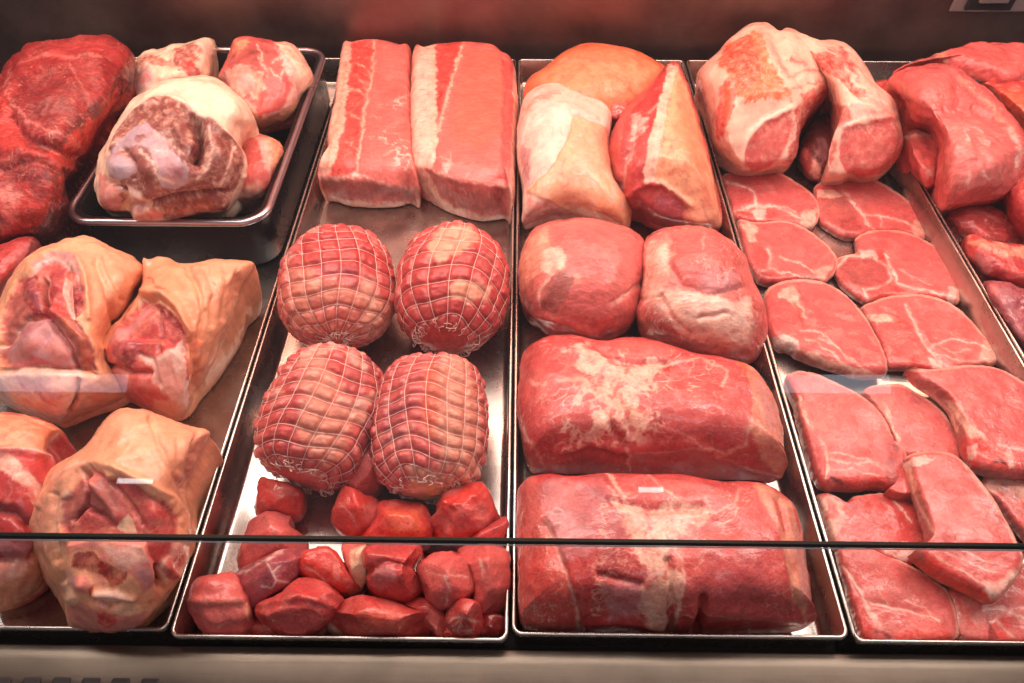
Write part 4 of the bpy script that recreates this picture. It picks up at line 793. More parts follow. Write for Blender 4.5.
meat('pork_joint', '672,64 679,66 686,85 697,120 708,160 718,200 722,226 716,233 700,232 680,229 665,227 650,222 640,213 627,211 625,200 612,186 608,170 607,155 611,140 616,125 626,110 641,96 656,80', .001, .125, 'red', mat='skin', p=3.0, lump=(.003, 24), planes=[(-.1, -.85, .5, .80)], cen='662,150',
     feats=[A('skin', '676,64 686,85 700,130 712,172 722,226 700,232 690,212 672,190 655,180 658,140 664,100', 2.5, .95, 1), A('orange', '680,80 700,130 708,170 690,170 676,130', 12, .55), A('bright', '696,160 712,190 716,215 702,205', 8, .4),
            A('fat', '668,64 679,66 668,100 663,130 658,160 655,181 645,184 643,172 650,140 657,110 664,85', 1.5, .95, 1.5), A('red', '655,80 668,70 660,100 650,118 636,106', 4, .6), L('fat', '648,112 658,106', 1.5, .6), A('white', '630,118 642,112 648,122 640,132 630,134', 3, .7, 3), A('cut', '618,118 632,112 630,140 620,165 610,150', 4, .5), L('white', '634,134 630,155 622,170 618,190', 2.2, .6, 2, 4), A('pink', '608,150 616,160 622,185 612,182', 4, .7), V_('lightpink', 60, .05, .5, (1, 2.4), .2, '612,118 648,112 645,180 625,200 608,170'),
            A('deep', '628,196 640,186 656,184 672,190 690,204 682,222 664,225 644,212 630,208', 3, .6, 2), A('purple', '656,194 676,196 688,206 680,220 664,222 654,208', 3, .7, 1.5), L('fat', '656,182 676,190 692,204', 1.3, .7), L('pink', '652,200 660,192 680,196', 1, .6), A('skinp', '690,204 712,205 722,228 690,232 682,224', 5, .7), L('brownl', '702,206 712,226', 1.2, .5),
            DL('660,100 655,140 648,180', 3, 5), DL('636,125 628,155 620,185', -4, 4), DL('628,196 645,184 662,184 690,204', 3, 4), DB(624, 145, 9, 3), DB(670, 208, 10, 2)],
     label='wedge shaped joint with a white fat ridge and a dark cut end', cat='pork joint', group=GS)
meat('pork_joint', '521,252 525,240 535,229 550,222 570,219 590,219 610,224 630,231 641,238 646,250 645,270 642,290 638,310 632,325 620,333 600,339 585,342 570,336 555,334 545,330 536,320 528,316 522,308 519,290 519,270', .001, .098, 'pink', mat='muscle', p=2.4, lump=(.003, 24), cen='584,280',
     feats=[A('cut', '548,235 590,222 630,232 644,262 638,300 620,325 580,330 560,300 575,262', 10, .5), A('lightpink', '600,235 635,245 640,280 610,290', 14, .4), A('skinp', '525,240 548,226 552,240 545,262 530,285 521,290 520,262', 5, .8, 3), A('fat', '543,250 562,246 568,256 566,266 550,275 541,268', 3, .85, 3), A('brownl', '541,290 552,276 570,266 572,282 566,300 556,314 540,308', 2, .8, 1.5), L('fat', '540,306 538,292 550,276', 1.5, .7, 1, 1), A('brownl', '522,285 536,278 534,300 524,308', 4, .7), A('skinp', '572,276 580,274 580,282 573,284', 2, .7), L('white', '612,304 628,292 641,282', 1.6, .7), L('lightpink', '592,246 600,244', 2, .6), A('red', '541,314 560,322 590,330 620,325 600,340 566,336', 5, .6), A('deep', '522,312 534,314 538,322 528,322', 3, .6), L('lightpink', '628,235 642,242', 1.5, .5), V_('lightpink', 50, .03, .4, (1, 3), -.9),
            DL('545,300 560,272', 2, 5), DL('612,304 641,284', -2, 3), DL('536,316 560,322 600,336', 2, 4)],
     label='round smooth pink leg joint on the left, below the skin flap joint', cat='pork joint', group=GS)
meat('pork_joint', '645,241 655,234 668,230 690,228 715,232 728,240 740,252 747,270 755,288 765,305 769,330 763,347 755,361 745,362 720,358 690,352 665,343 650,338 640,326 637,315 640,300 642,285 641,270 643,255', .001, .098, 'pink', mat='muscle', p=2.6, lump=(.004, 24), cen='702,292',
     feats=[A('cut', '672,232 715,234 738,256 742,278 730,292 700,290 680,280 668,262', 6, .6, 2), A('mem', '700,272 730,276 742,270 736,290 715,296 698,288', 4, .55), A('fat', '645,244 668,236 672,256 666,285 680,288 720,298 750,300 756,330 745,350 705,344 680,335 665,318 642,300', 6, .85, 4), A('white', '680,290 712,296 745,300 750,325 720,322 690,315', 8, .6, 4), A('brownl', '645,300 660,296 668,315 676,335 660,338 646,325', 3, .65, 3), A('cut', '655,236 672,234 668,242 655,246', 3, .6), A('skinp', '638,316 650,328 665,342 650,340 640,328', 3, .8), A('red', '752,300 766,305 769,332 758,352 750,340', 4, .65), L('blood', '704,317 716,316 726,312', 1, .6), L('skinp', '700,318 712,320 726,314', 2, .6), A('red', '668,340 700,350 745,354 745,364 690,354', 3, .65), A('pink', '650,276 672,276 690,288 664,292', 4, .5), L('white', '704,238 702,252', 1.5, .4), V_('pink', 50, .06, .55, (1, 2), .5), V_('white', 60, .05, .6, (1, 2.5), 1.0),
            DL('700,318 726,313', -3, 3), DL('672,240 668,262 682,284 712,296 740,288', -3, 4), DL('660,296 672,318 690,335', -2, 3), DL('642,300 660,296', -2, 3), DB(706, 258, 22, 3)],
     label='leg joint on the right with pale fat over its lower half', cat='pork joint', group=GS)
GB = 'big boneless shoulder blocks at the front of the third tray'
meat('shoulder_block', '518,390 521,362 526,345 539,336 560,333 578,335 590,341 603,337 625,336 650,340 680,349 710,356 740,361 756,366 768,380 775,400 780,430 786,462 785,474 776,482 740,481 700,478 660,476 620,477 590,474 550,474 530,472 523,455 519,430 517,410', .001, .080, 'red', mat='cut', p=6.0, q=1.7, eq=.42, lump=(.004, 18), cen='648,400', bot=.93,
     feats=[A('cut', '522,360 545,338 570,340 585,360 600,400 590,430 560,440 525,430', 10, .5), A('cut', '650,380 700,362 735,362 752,380 752,430 735,455 690,450 650,420 640,400', 8, .55), A('pink', '600,340 650,342 680,352 655,362 628,360 604,352', 6, .6),
            A('fat', '574,345 588,344 602,355 620,362 650,362 672,362 648,380 640,400 652,420 640,440 628,438 620,425 605,405 595,385 585,370', 4, .85, 5), A('skinp', '610,395 630,400 645,418 640,430 626,420', 4, .5), MOT('fat', 70, .12, .7, '560,345 660,355 655,440 570,450'), MOT('cut', 85, .10, .75, '574,345 655,355 655,440 590,440'), V_('fat', 70, .09, .8, (1, 1.4), .5, '540,340 720,355 660,440 560,450'), A('fat', '592,414 606,410 612,424 600,436 588,440 575,446 590,430', 3, .85, 4), L('fat', '575,378 590,386 600,400', 1.6, .6, 2, 5), L('fat', '560,382 580,380 590,388', 2.2, .6, 2, 6), A('pink', '524,370 550,365 545,400 528,410', 8, .5), L('fat', '532,382 545,385', 2, .5, 2, 5),
            A('skinp', '745,362 764,372 776,400 786,450 786,480 762,460 752,430 752,395', 4, .75, 2), A('mem', '756,370 774,402 780,440 765,430', 6, .55), A('orange', '735,360 748,362 750,372 742,374', 3, .6), L('fat', '655,366 700,358 728,372 722,386', 1.6, .5), L('fat', '700,445 725,452 745,445 752,420', 1.6, .6, 2, 3), L('fat', '648,425 680,430 708,448', 1.2, .5, 2, 4), L('fat', '620,350 624,362', 1.2, .6), V_('fat', 55, .03, .45, (1, 1.6), .4),
            A('deep', '560,455 590,446 612,450 630,452 620,462 590,465 560,466', 4, .55, 4), A('red', '632,450 680,440 720,455 775,478 740,482 640,474', 5, .6), A('bright', '610,446 622,444 618,452', 2, .6), L('fat', '628,446 630,474', 1.2, .6), A('skinp', '518,420 524,448 536,470 528,472 521,452', 3, .7), L('fat', '520,425 535,450 545,468', 1.2, .6), L('white', '634,452 700,446 775,478', .8, .3),
            DL('556,452 600,446 640,450 690,444 740,462 780,474', 3, 6), DL('604,380 622,405 630,432', -3, 5), DL('590,342 620,362 665,364', -3, 4), DL('560,458 590,450 620,458', -5, 4), DL('610,425 625,445', -3, 4), DB(550, 385, 25, 3), DB(700, 405, 30, 3), DB(604, 425, 8, 3)],
     label='upper of the two big red shoulder blocks, white fat running down its middle', cat='meat joint', group=GB)
meat('shoulder_block', '517,492 521,481 530,472 545,474 565,475 590,472 620,473 650,473 690,477 720,481 742,480 762,482 778,490 795,505 802,530 808,570 814,600 815,618 810,628 790,633 740,634 700,634 660,636 620,632 580,634 540,633 520,627 516,600 515,560 515,520', .001, .085, 'red', mat='cut', p=6.5, q=1.7, eq=.42, lump=(.004, 18), cen='665,545', bot=.95,
     feats=[A('cut', '690,500 740,485 770,500 782,540 790,600 780,625 700,620 680,590 672,550 690,520', 8, .6), A('purple', '700,545 770,540 780,600 710,600', 18, .3),
            A('mem', '540,480 600,478 620,500 630,540 600,545 585,560 560,560 545,530 537,500', 5, .35, 5), A('purple', '575,485 610,485 618,505 590,510 570,500', 6, .5), V_('white', 60, .07, .5, (1, 3), -.3, '540,480 620,500 600,570 550,560'),
            A('pink', '517,500 526,475 536,476 545,520 560,555 575,590 582,632 540,633 518,626 515,560', 3, .8, 2), A('bright', '530,530 550,545 568,580 575,625 545,622 530,590', 5, .6), V_('fat', 90, .07, .7, (3, 1), .35, '520,500 545,530 575,600 570,632 520,630'), L('fat', '545,520 560,555 572,590 580,634', 1.6, .75, 1.4, 2),
            A('fat', '608,488 620,500 632,506 655,508 680,500 700,505 712,515 690,530 672,545 668,560 682,575 682,600 668,612 664,634 650,622 636,610 640,590 650,575 640,560 630,540 622,520', 4, .85, 5), A('skinp', '640,590 665,575 672,600 660,615', 5, .5), MOT('cut', 90, .12, .65, '612,490 700,500 690,620 630,620'), V_('fat', 80, .08, .7, (1, 1.6), .3, '600,490 720,500 700,620 590,620'), A('cut', '620,478 650,476 662,482 665,498 655,506 635,504 624,494', 2, .9, 1), A('pink', '662,480 690,480 706,496 695,505 676,500 668,494', 2, .8, 1), L('fat', '608,474 618,488 628,502', 1.8, .7), L('fat', '650,476 664,492 680,502', 1.3, .6), L('fat', '705,500 715,515 735,505 742,490', 1.6, .6, 2, 4), V_('fat', 70, .07, .7, (1, 2), .6, '680,500 760,490 740,530 690,545'),
            A('deep', '595,550 620,548 640,560 650,578 640,585 615,578 600,575', 3, .55, 4), A('deep', '592,580 612,582 610,600 596,598', 5, .45, 4), A('mem', '600,585 640,580 645,610 610,620', 5, .5), V_('fat', 60, .08, .7, (1, 2), -.5, '590,560 660,570 640,625 595,610'), L('fat', '675,545 684,575 680,610 672,634', 1.4, .7), L('deep', '668,598 668,632', 1.4, .6), L('deep', '704,600 696,632', 1.8, .7, 1.5, 1),
            A('skinp', '752,484 770,486 792,504 802,540 810,590 806,622 794,600 786,560 780,530 765,505', 3.5, .75, 2), A('bright', '772,498 786,508 790,530 784,532 776,515', 2.5, .75, 1), A('mem', '795,520 806,560 812,600 804,600 796,560', 5, .5), A('red', '806,600 815,605 815,630 800,632', 3, .6), A('red', '580,620 640,624 662,634 580,636', 3, .6), A('bright', '700,614 780,618 812,626 810,634 700,634', 3, .55), L('lightpink', '700,614 740,614 790,618', 1, .5), V_('fat', 55, .025, .4),
            DL('580,622 640,622 664,632', 2, 5), DL('690,612 740,612 800,618', 3, 6), DL('668,560 674,600 670,634', -4, 4), DL('704,600 697,634', -9, 3.5), DL('545,525 565,570 580,630', -3, 4), DL('780,500 790,550 798,610', -2, 4), DB(645, 490, 14, 3), DB(735, 560, 30, 3), DL('610,500 650,510 700,508', -2, 4), DL('640,585 620,580 600,575', -3, 4)],
     label='lower of the two big red shoulder blocks, right behind the front rim', cat='meat joint', group=GB)
# ------------------------------------------------------------------ tray 4: saddle and chops
sd = empty('pork_saddle', tuple(unproj(800, 150, .02))); sd.location.z = 0
tag(sd, 'bone-in pork saddle with two round cut faces and a dark hollow between them', 'pork joint')
meat('left_half'.replace('left_half', 'loin_half'), '758,28 765,28 772,33 778,38 786,32 797,36 808,50 822,70 832,88 828,98 816,110 804,124 797,140 795,158 788,168 775,169 755,173 735,171 722,160 713,147 709,130 705,115 702,100 696,88 697,77 703,70 713,61 726,45 740,34 750,29', .001, .135, 'fat', mat='skin', p=2.9, lump=(.003, 22), cen='765,105', parent=sd, planes=[(.12, -.85, .5, .74)],
     feats=[A('orange', '716,64 726,46 745,34 760,30 766,45 770,60 778,75 792,92 790,99 762,100 745,104 738,95 732,84 728,72', 2.5, .9, 4), A('bright', '718,62 728,48 750,34 758,50 762,75 745,90 734,80 730,70', 6, .6, 4), V_('fat', 110, .07, .5, (1, 3), 1.2, '716,64 745,36 770,60 785,95 745,100'),
            A('bright', '720,88 730,78 736,90 735,108 728,125 722,140 716,138 714,118', 2.5, .8, 3), A('orange', '722,90 730,84 732,110 724,130', 4, .5), A('red', '698,82 704,92 706,112 700,104 695,92', 3, .8), A('pink', '764,34 778,46 790,70 784,74 772,60', 5, .5), L('red', '792,58 804,62 808,66', 1.8, .7), L('red', '788,76 806,70 820,72', 1.6, .6, 2, 3), L('red', '790,90 812,82 830,82', 2, .6, 2, 3), L('pink', '778,66 796,76', 1.6, .5, 2, 4),
            A('cut', '745,164 744,150 750,136 762,124 778,114 790,110 792,125 788,142 780,158 768,168 752,172', 1.6, .97, .8), A('pink', '752,160 760,136 780,122 786,140 772,162', 6, .5), L('white', '743,168 742,150 748,134 762,121 790,108', 1.6, .8, 1.2, .6), A('red', '792,112 806,98 828,90 836,96 826,112 812,126 802,142 798,160 784,166 790,145', 2.5, .85, 3), L('white', '794,110 796,130 788,150 780,164', 1.1, .8), V_('white', 100, .10, .6, (1, 1), 0, '792,112 830,92 812,128 800,160 786,166'), A('bright', '800,140 806,150 798,160', 2.5, .7), A('bright', '798,96 830,82 832,90 805,104', 2.5, .6),
            DL('742,168 744,148 752,132 766,120 792,108', 2.5, 3.5), DL('776,36 790,66 806,82', -5, 6), DL('734,82 738,105 730,135', -2, 4), DB(740, 70, 18, 3)])
meat('loin_half', '778,38 786,32 797,36 808,44 816,46 834,44 848,52 858,65 868,82 878,97 895,107 896,118 901,136 902,150 896,162 886,172 876,178 862,179 850,176 842,182 832,182 824,182 822,176 828,160 832,140 831,120 828,100 815,80 798,60', .001, .128, 'fat', mat='skin', p=2.9, lump=(.003, 24), cen='850,118', parent=sd, planes=[(0, -.85, .5, .74)],
     feats=[A('bright', '808,52 824,50 840,62 852,78 866,92 868,97 850,92 836,80 820,66', 2.5, .85, 3), A('red', '826,46 842,50 854,64 862,82 852,74 838,60', 3, .8, 3), A('red', '780,36 792,36 794,46 784,44', 2.5, .7), A('lightpink', '866,84 880,98 896,108 880,112 868,100', 5, .6), A('red', '830,104 846,104 852,118 842,130 832,124', 3, .75, 2), A('bright', '822,104 828,110 826,140 820,176 812,178 804,164 812,150 822,136', 2.5, .75, 2), A('brownl', '828,100 834,110 832,140 826,170 818,178', 3, .6),
            A('cut', '841,128 852,123 868,124 884,118 896,118 902,138 902,152 894,164 882,173 860,178 846,172 838,160 838,140', 1.6, .97, .8), A('red', '866,108 880,112 890,110 896,122 880,124 868,122', 2, .6), A('pink', '848,135 880,130 894,145 880,165 852,168', 8, .5), L('white', '838,170 837,145 841,127 856,121 868,112 870,106', 1.5, .8, 1.2, .8), L('white', '880,100 894,108 897,124', 1.8, .8), A('white', '856,96 868,102 868,116 858,120 852,110', 3, .7), A('skinp', '842,174 862,178 880,176 866,184 846,183', 2.5, .7), A('bright', '832,140 838,142 834,160 830,166 828,152', 2, .7), V_('white', 80, .06, .5),
            DL('838,172 838,145 843,128 868,120 896,116', 2.5, 3.5), DL('814,48 840,76 866,98', -3, 4), DL('828,104 824,140 816,172', -3, 4), DB(846, 60, 12, 3)])
meat('shaded_membrane', '797,160 802,140 812,122 826,110 834,120 834,145 830,168 824,182 812,181 803,170', .001, .045, 'dark', mat='skin', p=2.2, parent=sd, fine=0,  # membrane backdrop, its dark base colour paints the hollow's shade
     feats=[A('brown', '812,130 830,125 832,150 822,165 812,150', 6, .6, 3), A('mem', '818,140 826,135 828,160 820,168', 4, .6), A('cut', '797,156 804,150 812,152 818,166 824,182 808,182', 4, .8), A('fat', '812,160 822,168 818,180 811,176', 3, .6), A('bright', '828,120 834,120 834,145 829,165', 3, .7)])

GP = 'pork chops laid in rows in the fourth tray'
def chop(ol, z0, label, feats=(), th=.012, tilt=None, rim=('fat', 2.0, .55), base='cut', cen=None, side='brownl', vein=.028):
    return meat('pork_chop', ol, z0, z0+th, base, [V_('lightpink', 55, vein, .35, (1, 1.6), .6), MOT('lightpink', 38, .15, .3)]+list(feats), mat='cut', p=26, q=1.3, eq=.5, tilt=tilt, cen=cen, side=side,
                rim=rim, lump=(.0012, 34), rough_edge=1.6, grow=3.2, label=label, cat='pork chop', group=GP, bot=.985, res=1.05)
chop('722,178 735,172 750,169 762,168 775,173 790,182 805,190 813,198 818,212 814,223 806,231 790,227 770,224 745,224 735,219 732,205 726,192', .001, 'chop in the first row on the left, under the saddle',
     [L('white', '726,182 745,186 754,192 756,204 750,208', 1.2, .85, 1, 1), A('red', '728,186 748,188 752,200 740,208 732,202', 3, .5), L('white', '735,210 755,206 775,206 800,218', 1.8, .8, 1.3, 2), A('bright', '734,208 752,210 748,220 736,219', 2.5, .8), A('bright', '760,214 778,216 770,221', 2, .7), A('white', '754,208 768,208 762,220 756,220', 2.5, .8), A('red', '772,208 790,208 795,214 780,212', 2, .5), A('fat', '802,212 818,210 814,224 804,231 800,222', 3, .8), L('white', '780,205 795,212', .8, .6), DL('735,209 775,207 800,216', -1.2, 2)])
chop('815,192 820,185 828,180 838,176 860,176 880,185 900,198 915,208 922,222 927,233 917,244 905,238 890,234 872,233 858,238 845,239 832,232 822,226 817,212', .001, 'chop in the first row with a pale bone stripe across its left end',
     [A('fat', '817,190 834,190 842,196 838,198 818,198', 2, .85, 1), A('brownl', '820,200 842,198 852,206 858,212 848,228 832,228 822,220', 3, .6), A('deep', '840,222 850,216 862,224 858,236 842,236', 3, .65), L('white', '842,190 852,200 862,214 870,226', 1.5, .8, 1, 1.5), L('white', '862,214 880,216 905,222 918,230', 1.3, .75, 1, 2), L('white', '880,216 882,224', 1, .5), A('lightpink', '836,186 848,184 850,200 840,196', 3, .6), L('bright', '870,228 900,232', 1.6, .6), A('fat', '912,218 925,224 924,236 912,240', 4, .6), DL('842,190 862,214 872,230', -1.2, 2)])
chop('738,224 742,220 750,223 760,225 785,223 805,231 822,243 833,255 836,265 830,275 821,285 800,281 780,283 763,285 755,276 748,260 742,242', .004, 'chop in the second row on the left, its bone end against the tray wall',
     [A('fat', '738,222 748,220 756,228 758,240 750,244 744,232', 2.5, .8), A('bright', '742,228 748,232 748,242 743,240', 2, .7), L('white', '768,248 771,258 766,270 758,272', 1.6, .85, 1, 1), A('bright', '764,252 770,254 768,270 758,272', 2, .6), A('red', '750,246 764,246 766,262 756,268', 3, .6), A('deep', '756,272 782,276 778,284 762,284', 2.5, .7), L('white', '780,258 800,262 815,272', .9, .6), L('white', '770,268 800,278 820,276', 1.2, .7), A('fat', '815,268 834,262 828,278 820,286', 4, .6), L('bright', '764,270 782,277 800,281', 1.6, .6), DL('770,248 766,268', -1.2, 2)])
chop('856,240 870,233 890,232 910,236 935,248 948,262 955,280 957,300 952,306 944,303 920,299 900,300 882,299 868,304 858,299 845,290 838,280 835,268 840,257 856,256 857,248', .003, 'chop in the second row on the right, round dark muscle at its left',
     [A('deep', '840,262 850,256 872,258 886,266 890,278 882,286 862,288 846,282 838,274', 2.5, .55, 1), A('brownl', '842,264 870,260 884,270 878,284 850,282', 5, .4), L('white', '836,268 848,256 872,256 888,266 892,278 884,286 866,290', 1.3, .7, 1, 1), A('white', '858,250 874,250 878,258 862,258', 2, .7), A('bright', '876,250 886,254 886,264 878,260', 2, .8), L('white', '886,254 892,268 898,284 930,292 950,296', 1.3, .75, 1, 2), A('bright', '884,284 900,288 900,298 870,298 862,292', 3, .75), L('bright', '900,290 948,300', 2, .6), L('white', '900,270 915,278 932,284', .9, .5), A('white', '948,286 957,290 954,305 946,303', 2, .85), L('white', '862,288 868,300', 1.6, .6), DL('888,260 896,284', -1.2, 2)])
chop('767,296 772,288 785,283 805,282 825,285 845,297 862,317 875,337 884,358 885,374 872,378 855,378 838,372 820,366 798,358 790,352 780,352 770,342 765,325 764,308', .006, 'chop in the third row with a white knuckle of bone at its lower left',
     [A('fat', '782,288 794,286 800,298 806,318 798,310 788,300 778,298', 2.5, .75, 2), A('bright', '794,300 800,304 804,318 800,322 796,312', 2, .7), A('red', '766,296 790,302 796,322 782,334 768,328', 4, .4), A('white', '772,338 784,334 798,340 800,350 786,352 774,346', 2, .95, .6), A('brownl', '776,345 790,350 798,354 788,356 778,352', 2, .6), L('white', '802,330 820,332 840,350 855,362 868,372', 1, .6), L('white', '806,338 830,350 850,368', 1.3, .65), L('white', '820,338 836,346', .8, .5), A('fat', '800,348 830,358 870,372 884,374 855,380 815,366', 2.5, .75), A('brownl', '798,352 812,360 850,374 840,376 800,362', 2.5, .8), DL('798,300 806,325', -1.2, 3)], th=.018)
chop('860,311 870,305 882,301 896,298 920,297 945,303 965,318 982,337 997,340 1002,355 990,367 960,369 940,374 925,371 905,369 890,370 884,362 880,345 870,327', .004, 'chop in the third row, fine white lines fanning to its right tip',
     [A('fat', '864,314 888,314 900,320 892,322 868,322', 2, .85, 1), A('bright', '888,314 905,320 916,330 908,330 896,322', 2, .7), L('white', '906,305 916,326 924,342 935,356 950,368', 1.6, .75, 1, 2), L('white', '932,346 950,340 975,342 990,350', 1.1, .7), L('white', '935,352 960,362 985,360', 1.1, .7), L('white', '940,346 955,352 970,348', .8, .5), A('bright', '912,356 926,354 930,368 912,370', 3, .7), A('white', '928,358 942,360 944,372 934,370', 2, .7, 1), A('fat', '985,340 1002,344 1000,358 986,366 980,356', 3, .7), A('red', '872,322 900,324 914,336 916,352 890,366 880,345', 4, .4), DL('906,308 924,342 945,366', -1.2, 3)])
chop('905,370 920,371 935,372 952,370 970,368 990,369 1005,374 1025,386 1045,400 1055,430 1045,470 1024,478 1002,476 985,474 968,470 962,452 958,430 948,410 930,396 912,386', .018, 'large chop at the right edge, above the mostly hidden one',
     [A('lightpink', '904,374 925,376 942,390 934,396 915,386', 3, .6), L('fat', '912,386 935,398 950,412 958,432', 2, .75, 1.2, 1), A('fat', '944,400 958,402 972,420 988,440 984,448 970,436 958,420', 2.5, .75, 2), A('bright', '962,408 970,412 976,426 968,424', 2, .8), A('bright', '964,440 980,436 998,450 1010,458 1008,472 970,468 962,452', 3, .85), A('white', '968,446 978,444 976,458 968,458', 2, .6), L('dark', '994,463 1000,460 1006,464', 1.4, .85, 1, 1), A('white', '1004,450 1012,448 1014,466 1008,466', 2, .6), L('white', '1000,444 1024,450', 1.2, .6), A('red', '1012,462 1050,468 1040,478 1012,476', 3, .7), A('bright', '905,372 918,372 914,384 908,380', 3, .6), DL('944,398 984,446', -1.5, 4)], th=.018)
chop('785,384 790,376 800,373 818,377 838,386 860,398 876,412 886,428 893,442 900,444 905,456 903,470 898,488 885,492 872,488 855,490 838,489 822,490 812,476 806,452 800,430 795,408 788,396', .008, 'square chop by the left tray wall with a deep red bony lower edge',
     [A('lightpink', '790,380 820,378 860,400 886,430 880,450 840,448 815,440 802,410', 14, .3), L('fat', '800,402 808,424 826,448', 1.6, .7), L('white', '826,450 829,468 825,478', 1.8, .8, 1, 1), L('white', '830,452 850,456 880,464', .9, .6), L('white', '830,458 848,464 870,462 884,470', .9, .6), L('white', '832,468 855,470 880,476', .9, .5), A('bright', '812,474 830,474 860,478 890,478 896,490 820,490', 2.5, .9), L('dark', '830,478 842,482', 2.2, .8, 1.4, 1), A('red', '802,428 820,430 824,456 822,472 812,470', 4, .6), A('deep', '888,444 900,444 902,468 894,486 884,480 886,460', 3, .6), A('bright', '792,376 800,388 804,400 798,402 792,390', 2.5, .7), A('fat', '795,392 800,396 800,405 796,404', 2, .7), DL('828,450 826,476', -1.2, 2)], th=.018)
chop('862,398 868,388 885,387 902,387 916,395 935,408 950,425 958,445 962,460 950,466 930,462 908,460 896,456 888,432 876,414', .003, 'chop in the middle of the fourth row, overlapped on both sides',
     [L('fat', '884,402 892,424 898,440 894,450', 1.8, .75), A('lightpink', '862,396 884,400 888,420 872,412', 4, .5), L('bright', '904,450 930,454', 2, .7), L('lightpink', '914,398 925,408', 1, .5)])
chop('980,490 988,477 1000,475 1024,480 1060,490 1060,560 1030,548 1016,530 998,508 984,498', .004, 'chop at the right edge below the large chop, mostly out of the picture',
     [A('fat', '980,484 1000,478 1024,484 1024,500 1005,490 985,494', 3, .6), A('brownl', '1002,484 1018,490 1022,502 1006,496', 2.5, .7), L('bright', '990,504 1020,526', 2.5, .7), V_('white', 80, .09, .5)])
chop('818,500 822,495 832,494 845,503 855,500 870,497 895,496 912,502 925,525 930,545 915,562 900,566 880,560 862,550 845,550 835,552 828,530', .003, 'dark red chop with a pale left border, above the glass line',
     [A('fat', '819,498 832,495 846,504 842,520 836,545 846,552 832,552 824,520', 3, .75), A('red', '826,498 838,504 838,516 828,520', 2.5, .8), A('pink', '836,520 850,508 848,545 838,548', 4, .6), A('bright', '850,512 870,500 900,498 915,515 920,535 900,540 870,540 850,540', 4, .75), L('lightpink', '880,500 892,510', 1.6, .6), A('white', '880,545 905,542 925,550 905,560 885,556', 2.5, .6), A('bright', '880,552 905,560 900,566 882,560', 2, .8), L('white', '895,500 912,525', 1, .6)], base='red', rim=('fat', 1.2, .3))
chop('836,552 848,548 868,549 885,556 905,566 925,577 945,590 952,610 957,632 950,640 900,642 862,641 856,622 849,598 841,572', .002, 'chop in the front left corner of the fourth tray, behind the rim',
     [A('bright', '836,552 848,560 852,572 842,570', 3, .8), L('white', '844,566 856,584 866,600 890,608 915,612 940,620', 1.8, .75, 1.2, 2.5), L('white', '890,606 880,590', .9, .5), L('white', '905,600 925,606 930,614', .9, .5), A('bright', '848,590 860,596 870,620 872,640 860,640 852,612', 3, .75), L('lightpink', '866,604 880,624 900,632 940,632', 1.6, .7), A('white', '862,590 872,608 880,628 872,622 864,606', 2.5, .7), L('dark', '876,632 884,632 890,638', 2.4, .85, 1.4, .6), A('bright', '895,634 950,630 952,640 895,641', 2, .7), A('pink', '870,560 920,580 935,605 900,602 870,590', 10, .4), DL('846,568 868,602 920,612', -1.2, 3)])
chop('945,592 960,586 985,592 1005,580 1030,560 1065,545 1065,640 1000,642 958,641 950,615', .002, 'chop in the front right corner, under the big top chop',
     [A('bright', '985,618 1000,612 1010,626 1005,640 990,640', 3, .75), L('white', '976,612 1000,606 1024,618', 1.6, .7), A('lightpink', '950,596 972,598 985,615 980,638 960,638', 4, .6), L('bright', '966,610 970,625', 2, .8), L('bright', '958,600 962,612', 1.5, .7), A('dark', '984,618 992,628 1000,638 988,640', 2, .6), L('white', '995,620 1012,636', 1.5, .6), V_('white', 70, .06, .6)])
chop('903,463 912,456 930,454 948,455 960,461 972,474 985,492 1000,515 1014,540 1022,556 1017,570 1008,584 998,596 988,603 965,592 938,578 914,562 910,552 920,546 928,540 922,520 914,500 908,485', .024, 'long smooth chop lying on top of the others, crossed by the glass edge',
     [A('lightpink', '915,470 960,466 1000,530 985,560 940,540', 16, .3), A('white', '903,463 918,456 936,458 926,466 914,470 906,474', 2, .8), A('skinp', '904,472 912,470 918,490 914,500', 2, .7), L('fat', '910,470 914,492 922,512 934,532', 1.8, .75, 1.2, 1), L('fat', '962,462 985,490 1005,522 1018,548', 1.4, .6, 1, 1), A('bright', '912,548 930,552 950,568 975,584 990,594 988,603 962,592 936,578 914,562', 2.5, .85, 1.5), A('brownl', '912,552 920,550 926,562 918,564', 2, .8), L('white', '932,552 955,568 984,584 992,592', 1.2, .7), L('white', '945,554 965,560 990,572', .9, .6), L('white', '960,548 990,562 1008,566', .9, .55), L('white', '970,562 996,574', .8, .5), A('white', '984,580 1000,582 1016,566 1020,572 1004,590 990,602', 3, .75), L('red', '934,556 960,572 984,588', 1, .5)], th=.018)
chop('884,492 893,484 902,470 908,456 912,458 910,478 912,496 900,500 886,498', .012, 'small dark red sliver between the square chop and the long top chop', [A('bright', '886,490 905,480 910,498 890,500', 3, .7)], base='red', th=.015, rim=None)

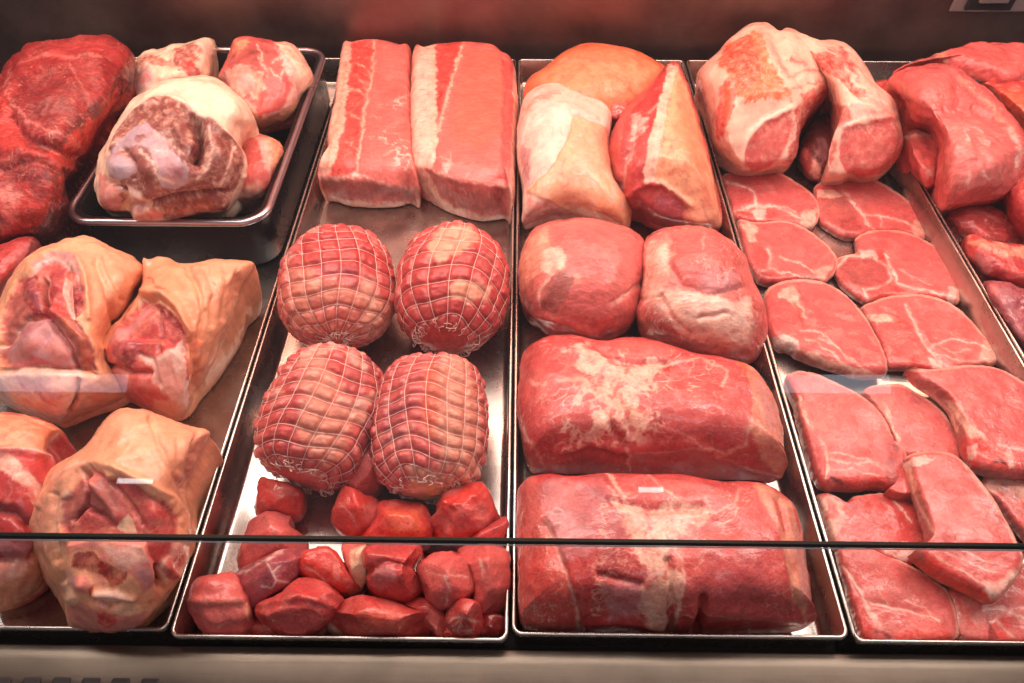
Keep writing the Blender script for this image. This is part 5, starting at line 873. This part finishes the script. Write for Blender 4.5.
# ------------------------------------------------------------------ tray 5: fillets and steaks at the right end
GF = 'dark red pork fillets in the rightmost tray'
def fil(ol, z0, z1, label, feats=(), base='cut', name='pork_fillet', cat='pork fillet', **k):
    kw = dict(mat='muscle', p=3.4, lump=(.0055, 30), planes=[(.1, -.2, 1, .72)]); kw.update(k)
    return meat(name, ol, z0, z1, base, feats, label=label, cat=cat, group=GF, **kw)
fil('893,74 900,66 920,60 945,50 965,45 990,41 1010,44 1024,45 1050,46 1050,74 1024,80 1010,86 990,84 970,78 950,73 930,71 910,77 895,80', .085, .108, 'thick slice with a ragged brown left end, topmost at the back right',
    [A('brownl', '892,76 905,64 935,54 946,52 950,66 930,70 896,82', 3, .85, 3), A('skinp', '936,54 946,50 950,64 944,66', 3, .6), V_('fat', 80, .09, .5, (1, 2.5), .3, '892,76 946,50 946,70 896,82'), L('fat', '955,73 990,85 1010,86 1024,78', 1.2, .7), A('lightpink', '1012,52 1024,52 1024,62 1016,62', 4, .5)], 'cut', p=8, q=1.5, planes=())
fil('972,84 990,84 1010,86 1050,70 1050,160 1024,138 1010,118 992,104', .02, .10, 'marbled orange brown piece behind the big fillet', [V_('skinp', 55, .10, .8), A('orange', '985,90 1030,90 1030,130 1000,110', 12, .5)], 'red')
fil('868,84 885,80 900,82 905,96 904,112 908,126 900,132 880,120 868,100', .02, .10, 'dull red end of a fillet just behind the saddle', [A('deep', '896,100 908,100 908,130 896,120', 4, .5), V_('fat', 70, .07, .4)], 'red')
fil('903,137 914,130 930,133 938,148 940,170 937,190 926,193 915,180 906,162 902,148', .02, .085, 'short fillet end with a white edge beside the tray divider', [L('white', '904,138 916,134 932,136', 2, .8), A('white', '926,168 936,166 936,176 928,178', 3, .6)], 'cut')
fil('886,86 893,79 905,74 925,70 940,69 952,73 964,82 978,94 992,108 1008,120 1024,140 1032,160 1020,178 1012,195 992,206 965,207 940,215 934,200 936,172 937,150 928,132 910,128 902,114 896,98', .015, .135, 'biggest fillet in the rightmost tray, folded over the pieces below',
    [A('lightpink', '940,120 980,120 1010,150 1000,190 960,195 942,170', 20, .45), A('bright', '950,98 968,96 980,108 985,118 968,108', 4, .55), L('skinp', '960,78 980,96 1000,112 1016,134', 1.8, .6), A('pink', '900,84 930,76 950,88 940,108 912,112', 12, .5), L('white', '964,130 966,142', 1.8, .5, 2, 3), L('white', '974,128 980,132', 1.5, .45), L('white', '966,172 968,186', 2, .5, 2, 3), L('white', '980,170 986,178', 1.5, .45), L('white', '1010,130 1020,150 1016,170', 2.4, .6, 2, 3), A('red', '905,112 935,118 940,135 925,128', 8, .5), V_('white', 75, .03, .4, (1, 2.5), .3),
     DL('896,104 930,116 960,112 1000,118', -5, 9), DB(930, 92, 20, 4), DB(975, 160, 28, 5)], 'cut', cen='960,145')
fil('1000,190 1012,177 1030,165 1055,160 1055,250 1030,246 1018,236 1004,214', .01, .105, 'dark fillet with a white seam at the right edge', [L('white', '1008,180 1024,168', 2, .6), A('lightpink', '1005,180 1020,176 1012,192', 4, .5)], 'red')
fil('946,215 965,207 990,206 1010,214 1024,230 1022,248 1005,250 985,248 965,242 952,230', .005, .070, 'smooth dark red steak below the biggest fillet', [L('lightpink', '968,212 985,214 1010,228', 1.6, .5), V_('fat', 70, .04, .5)], 'red')
fil('962,246 966,234 980,236 1005,243 1050,252 1050,300 1020,292 1000,284 984,282 972,266', .004, .062, 'steak with a pale orange fat edge, lower in the rightmost tray', [A('skinp', '966,236 1005,244 1050,254 1050,262 1000,254 968,244', 3, .65), A('mem', '975,252 995,258 990,275 976,268', 4, .5)], 'red')
fil('980,282 995,280 1020,288 1050,300 1050,380 1028,362 1010,335 994,312', .003, .050, 'dark purple piece in cling film at the lower right', [A('mem', '990,285 1010,290 1020,320 1024,350 1005,318', 7, .5), V_('white', 60, .05, .5), A('lightpink', '988,284 998,284 1000,296 992,296', 3, .5)], 'purple', mat='cut')
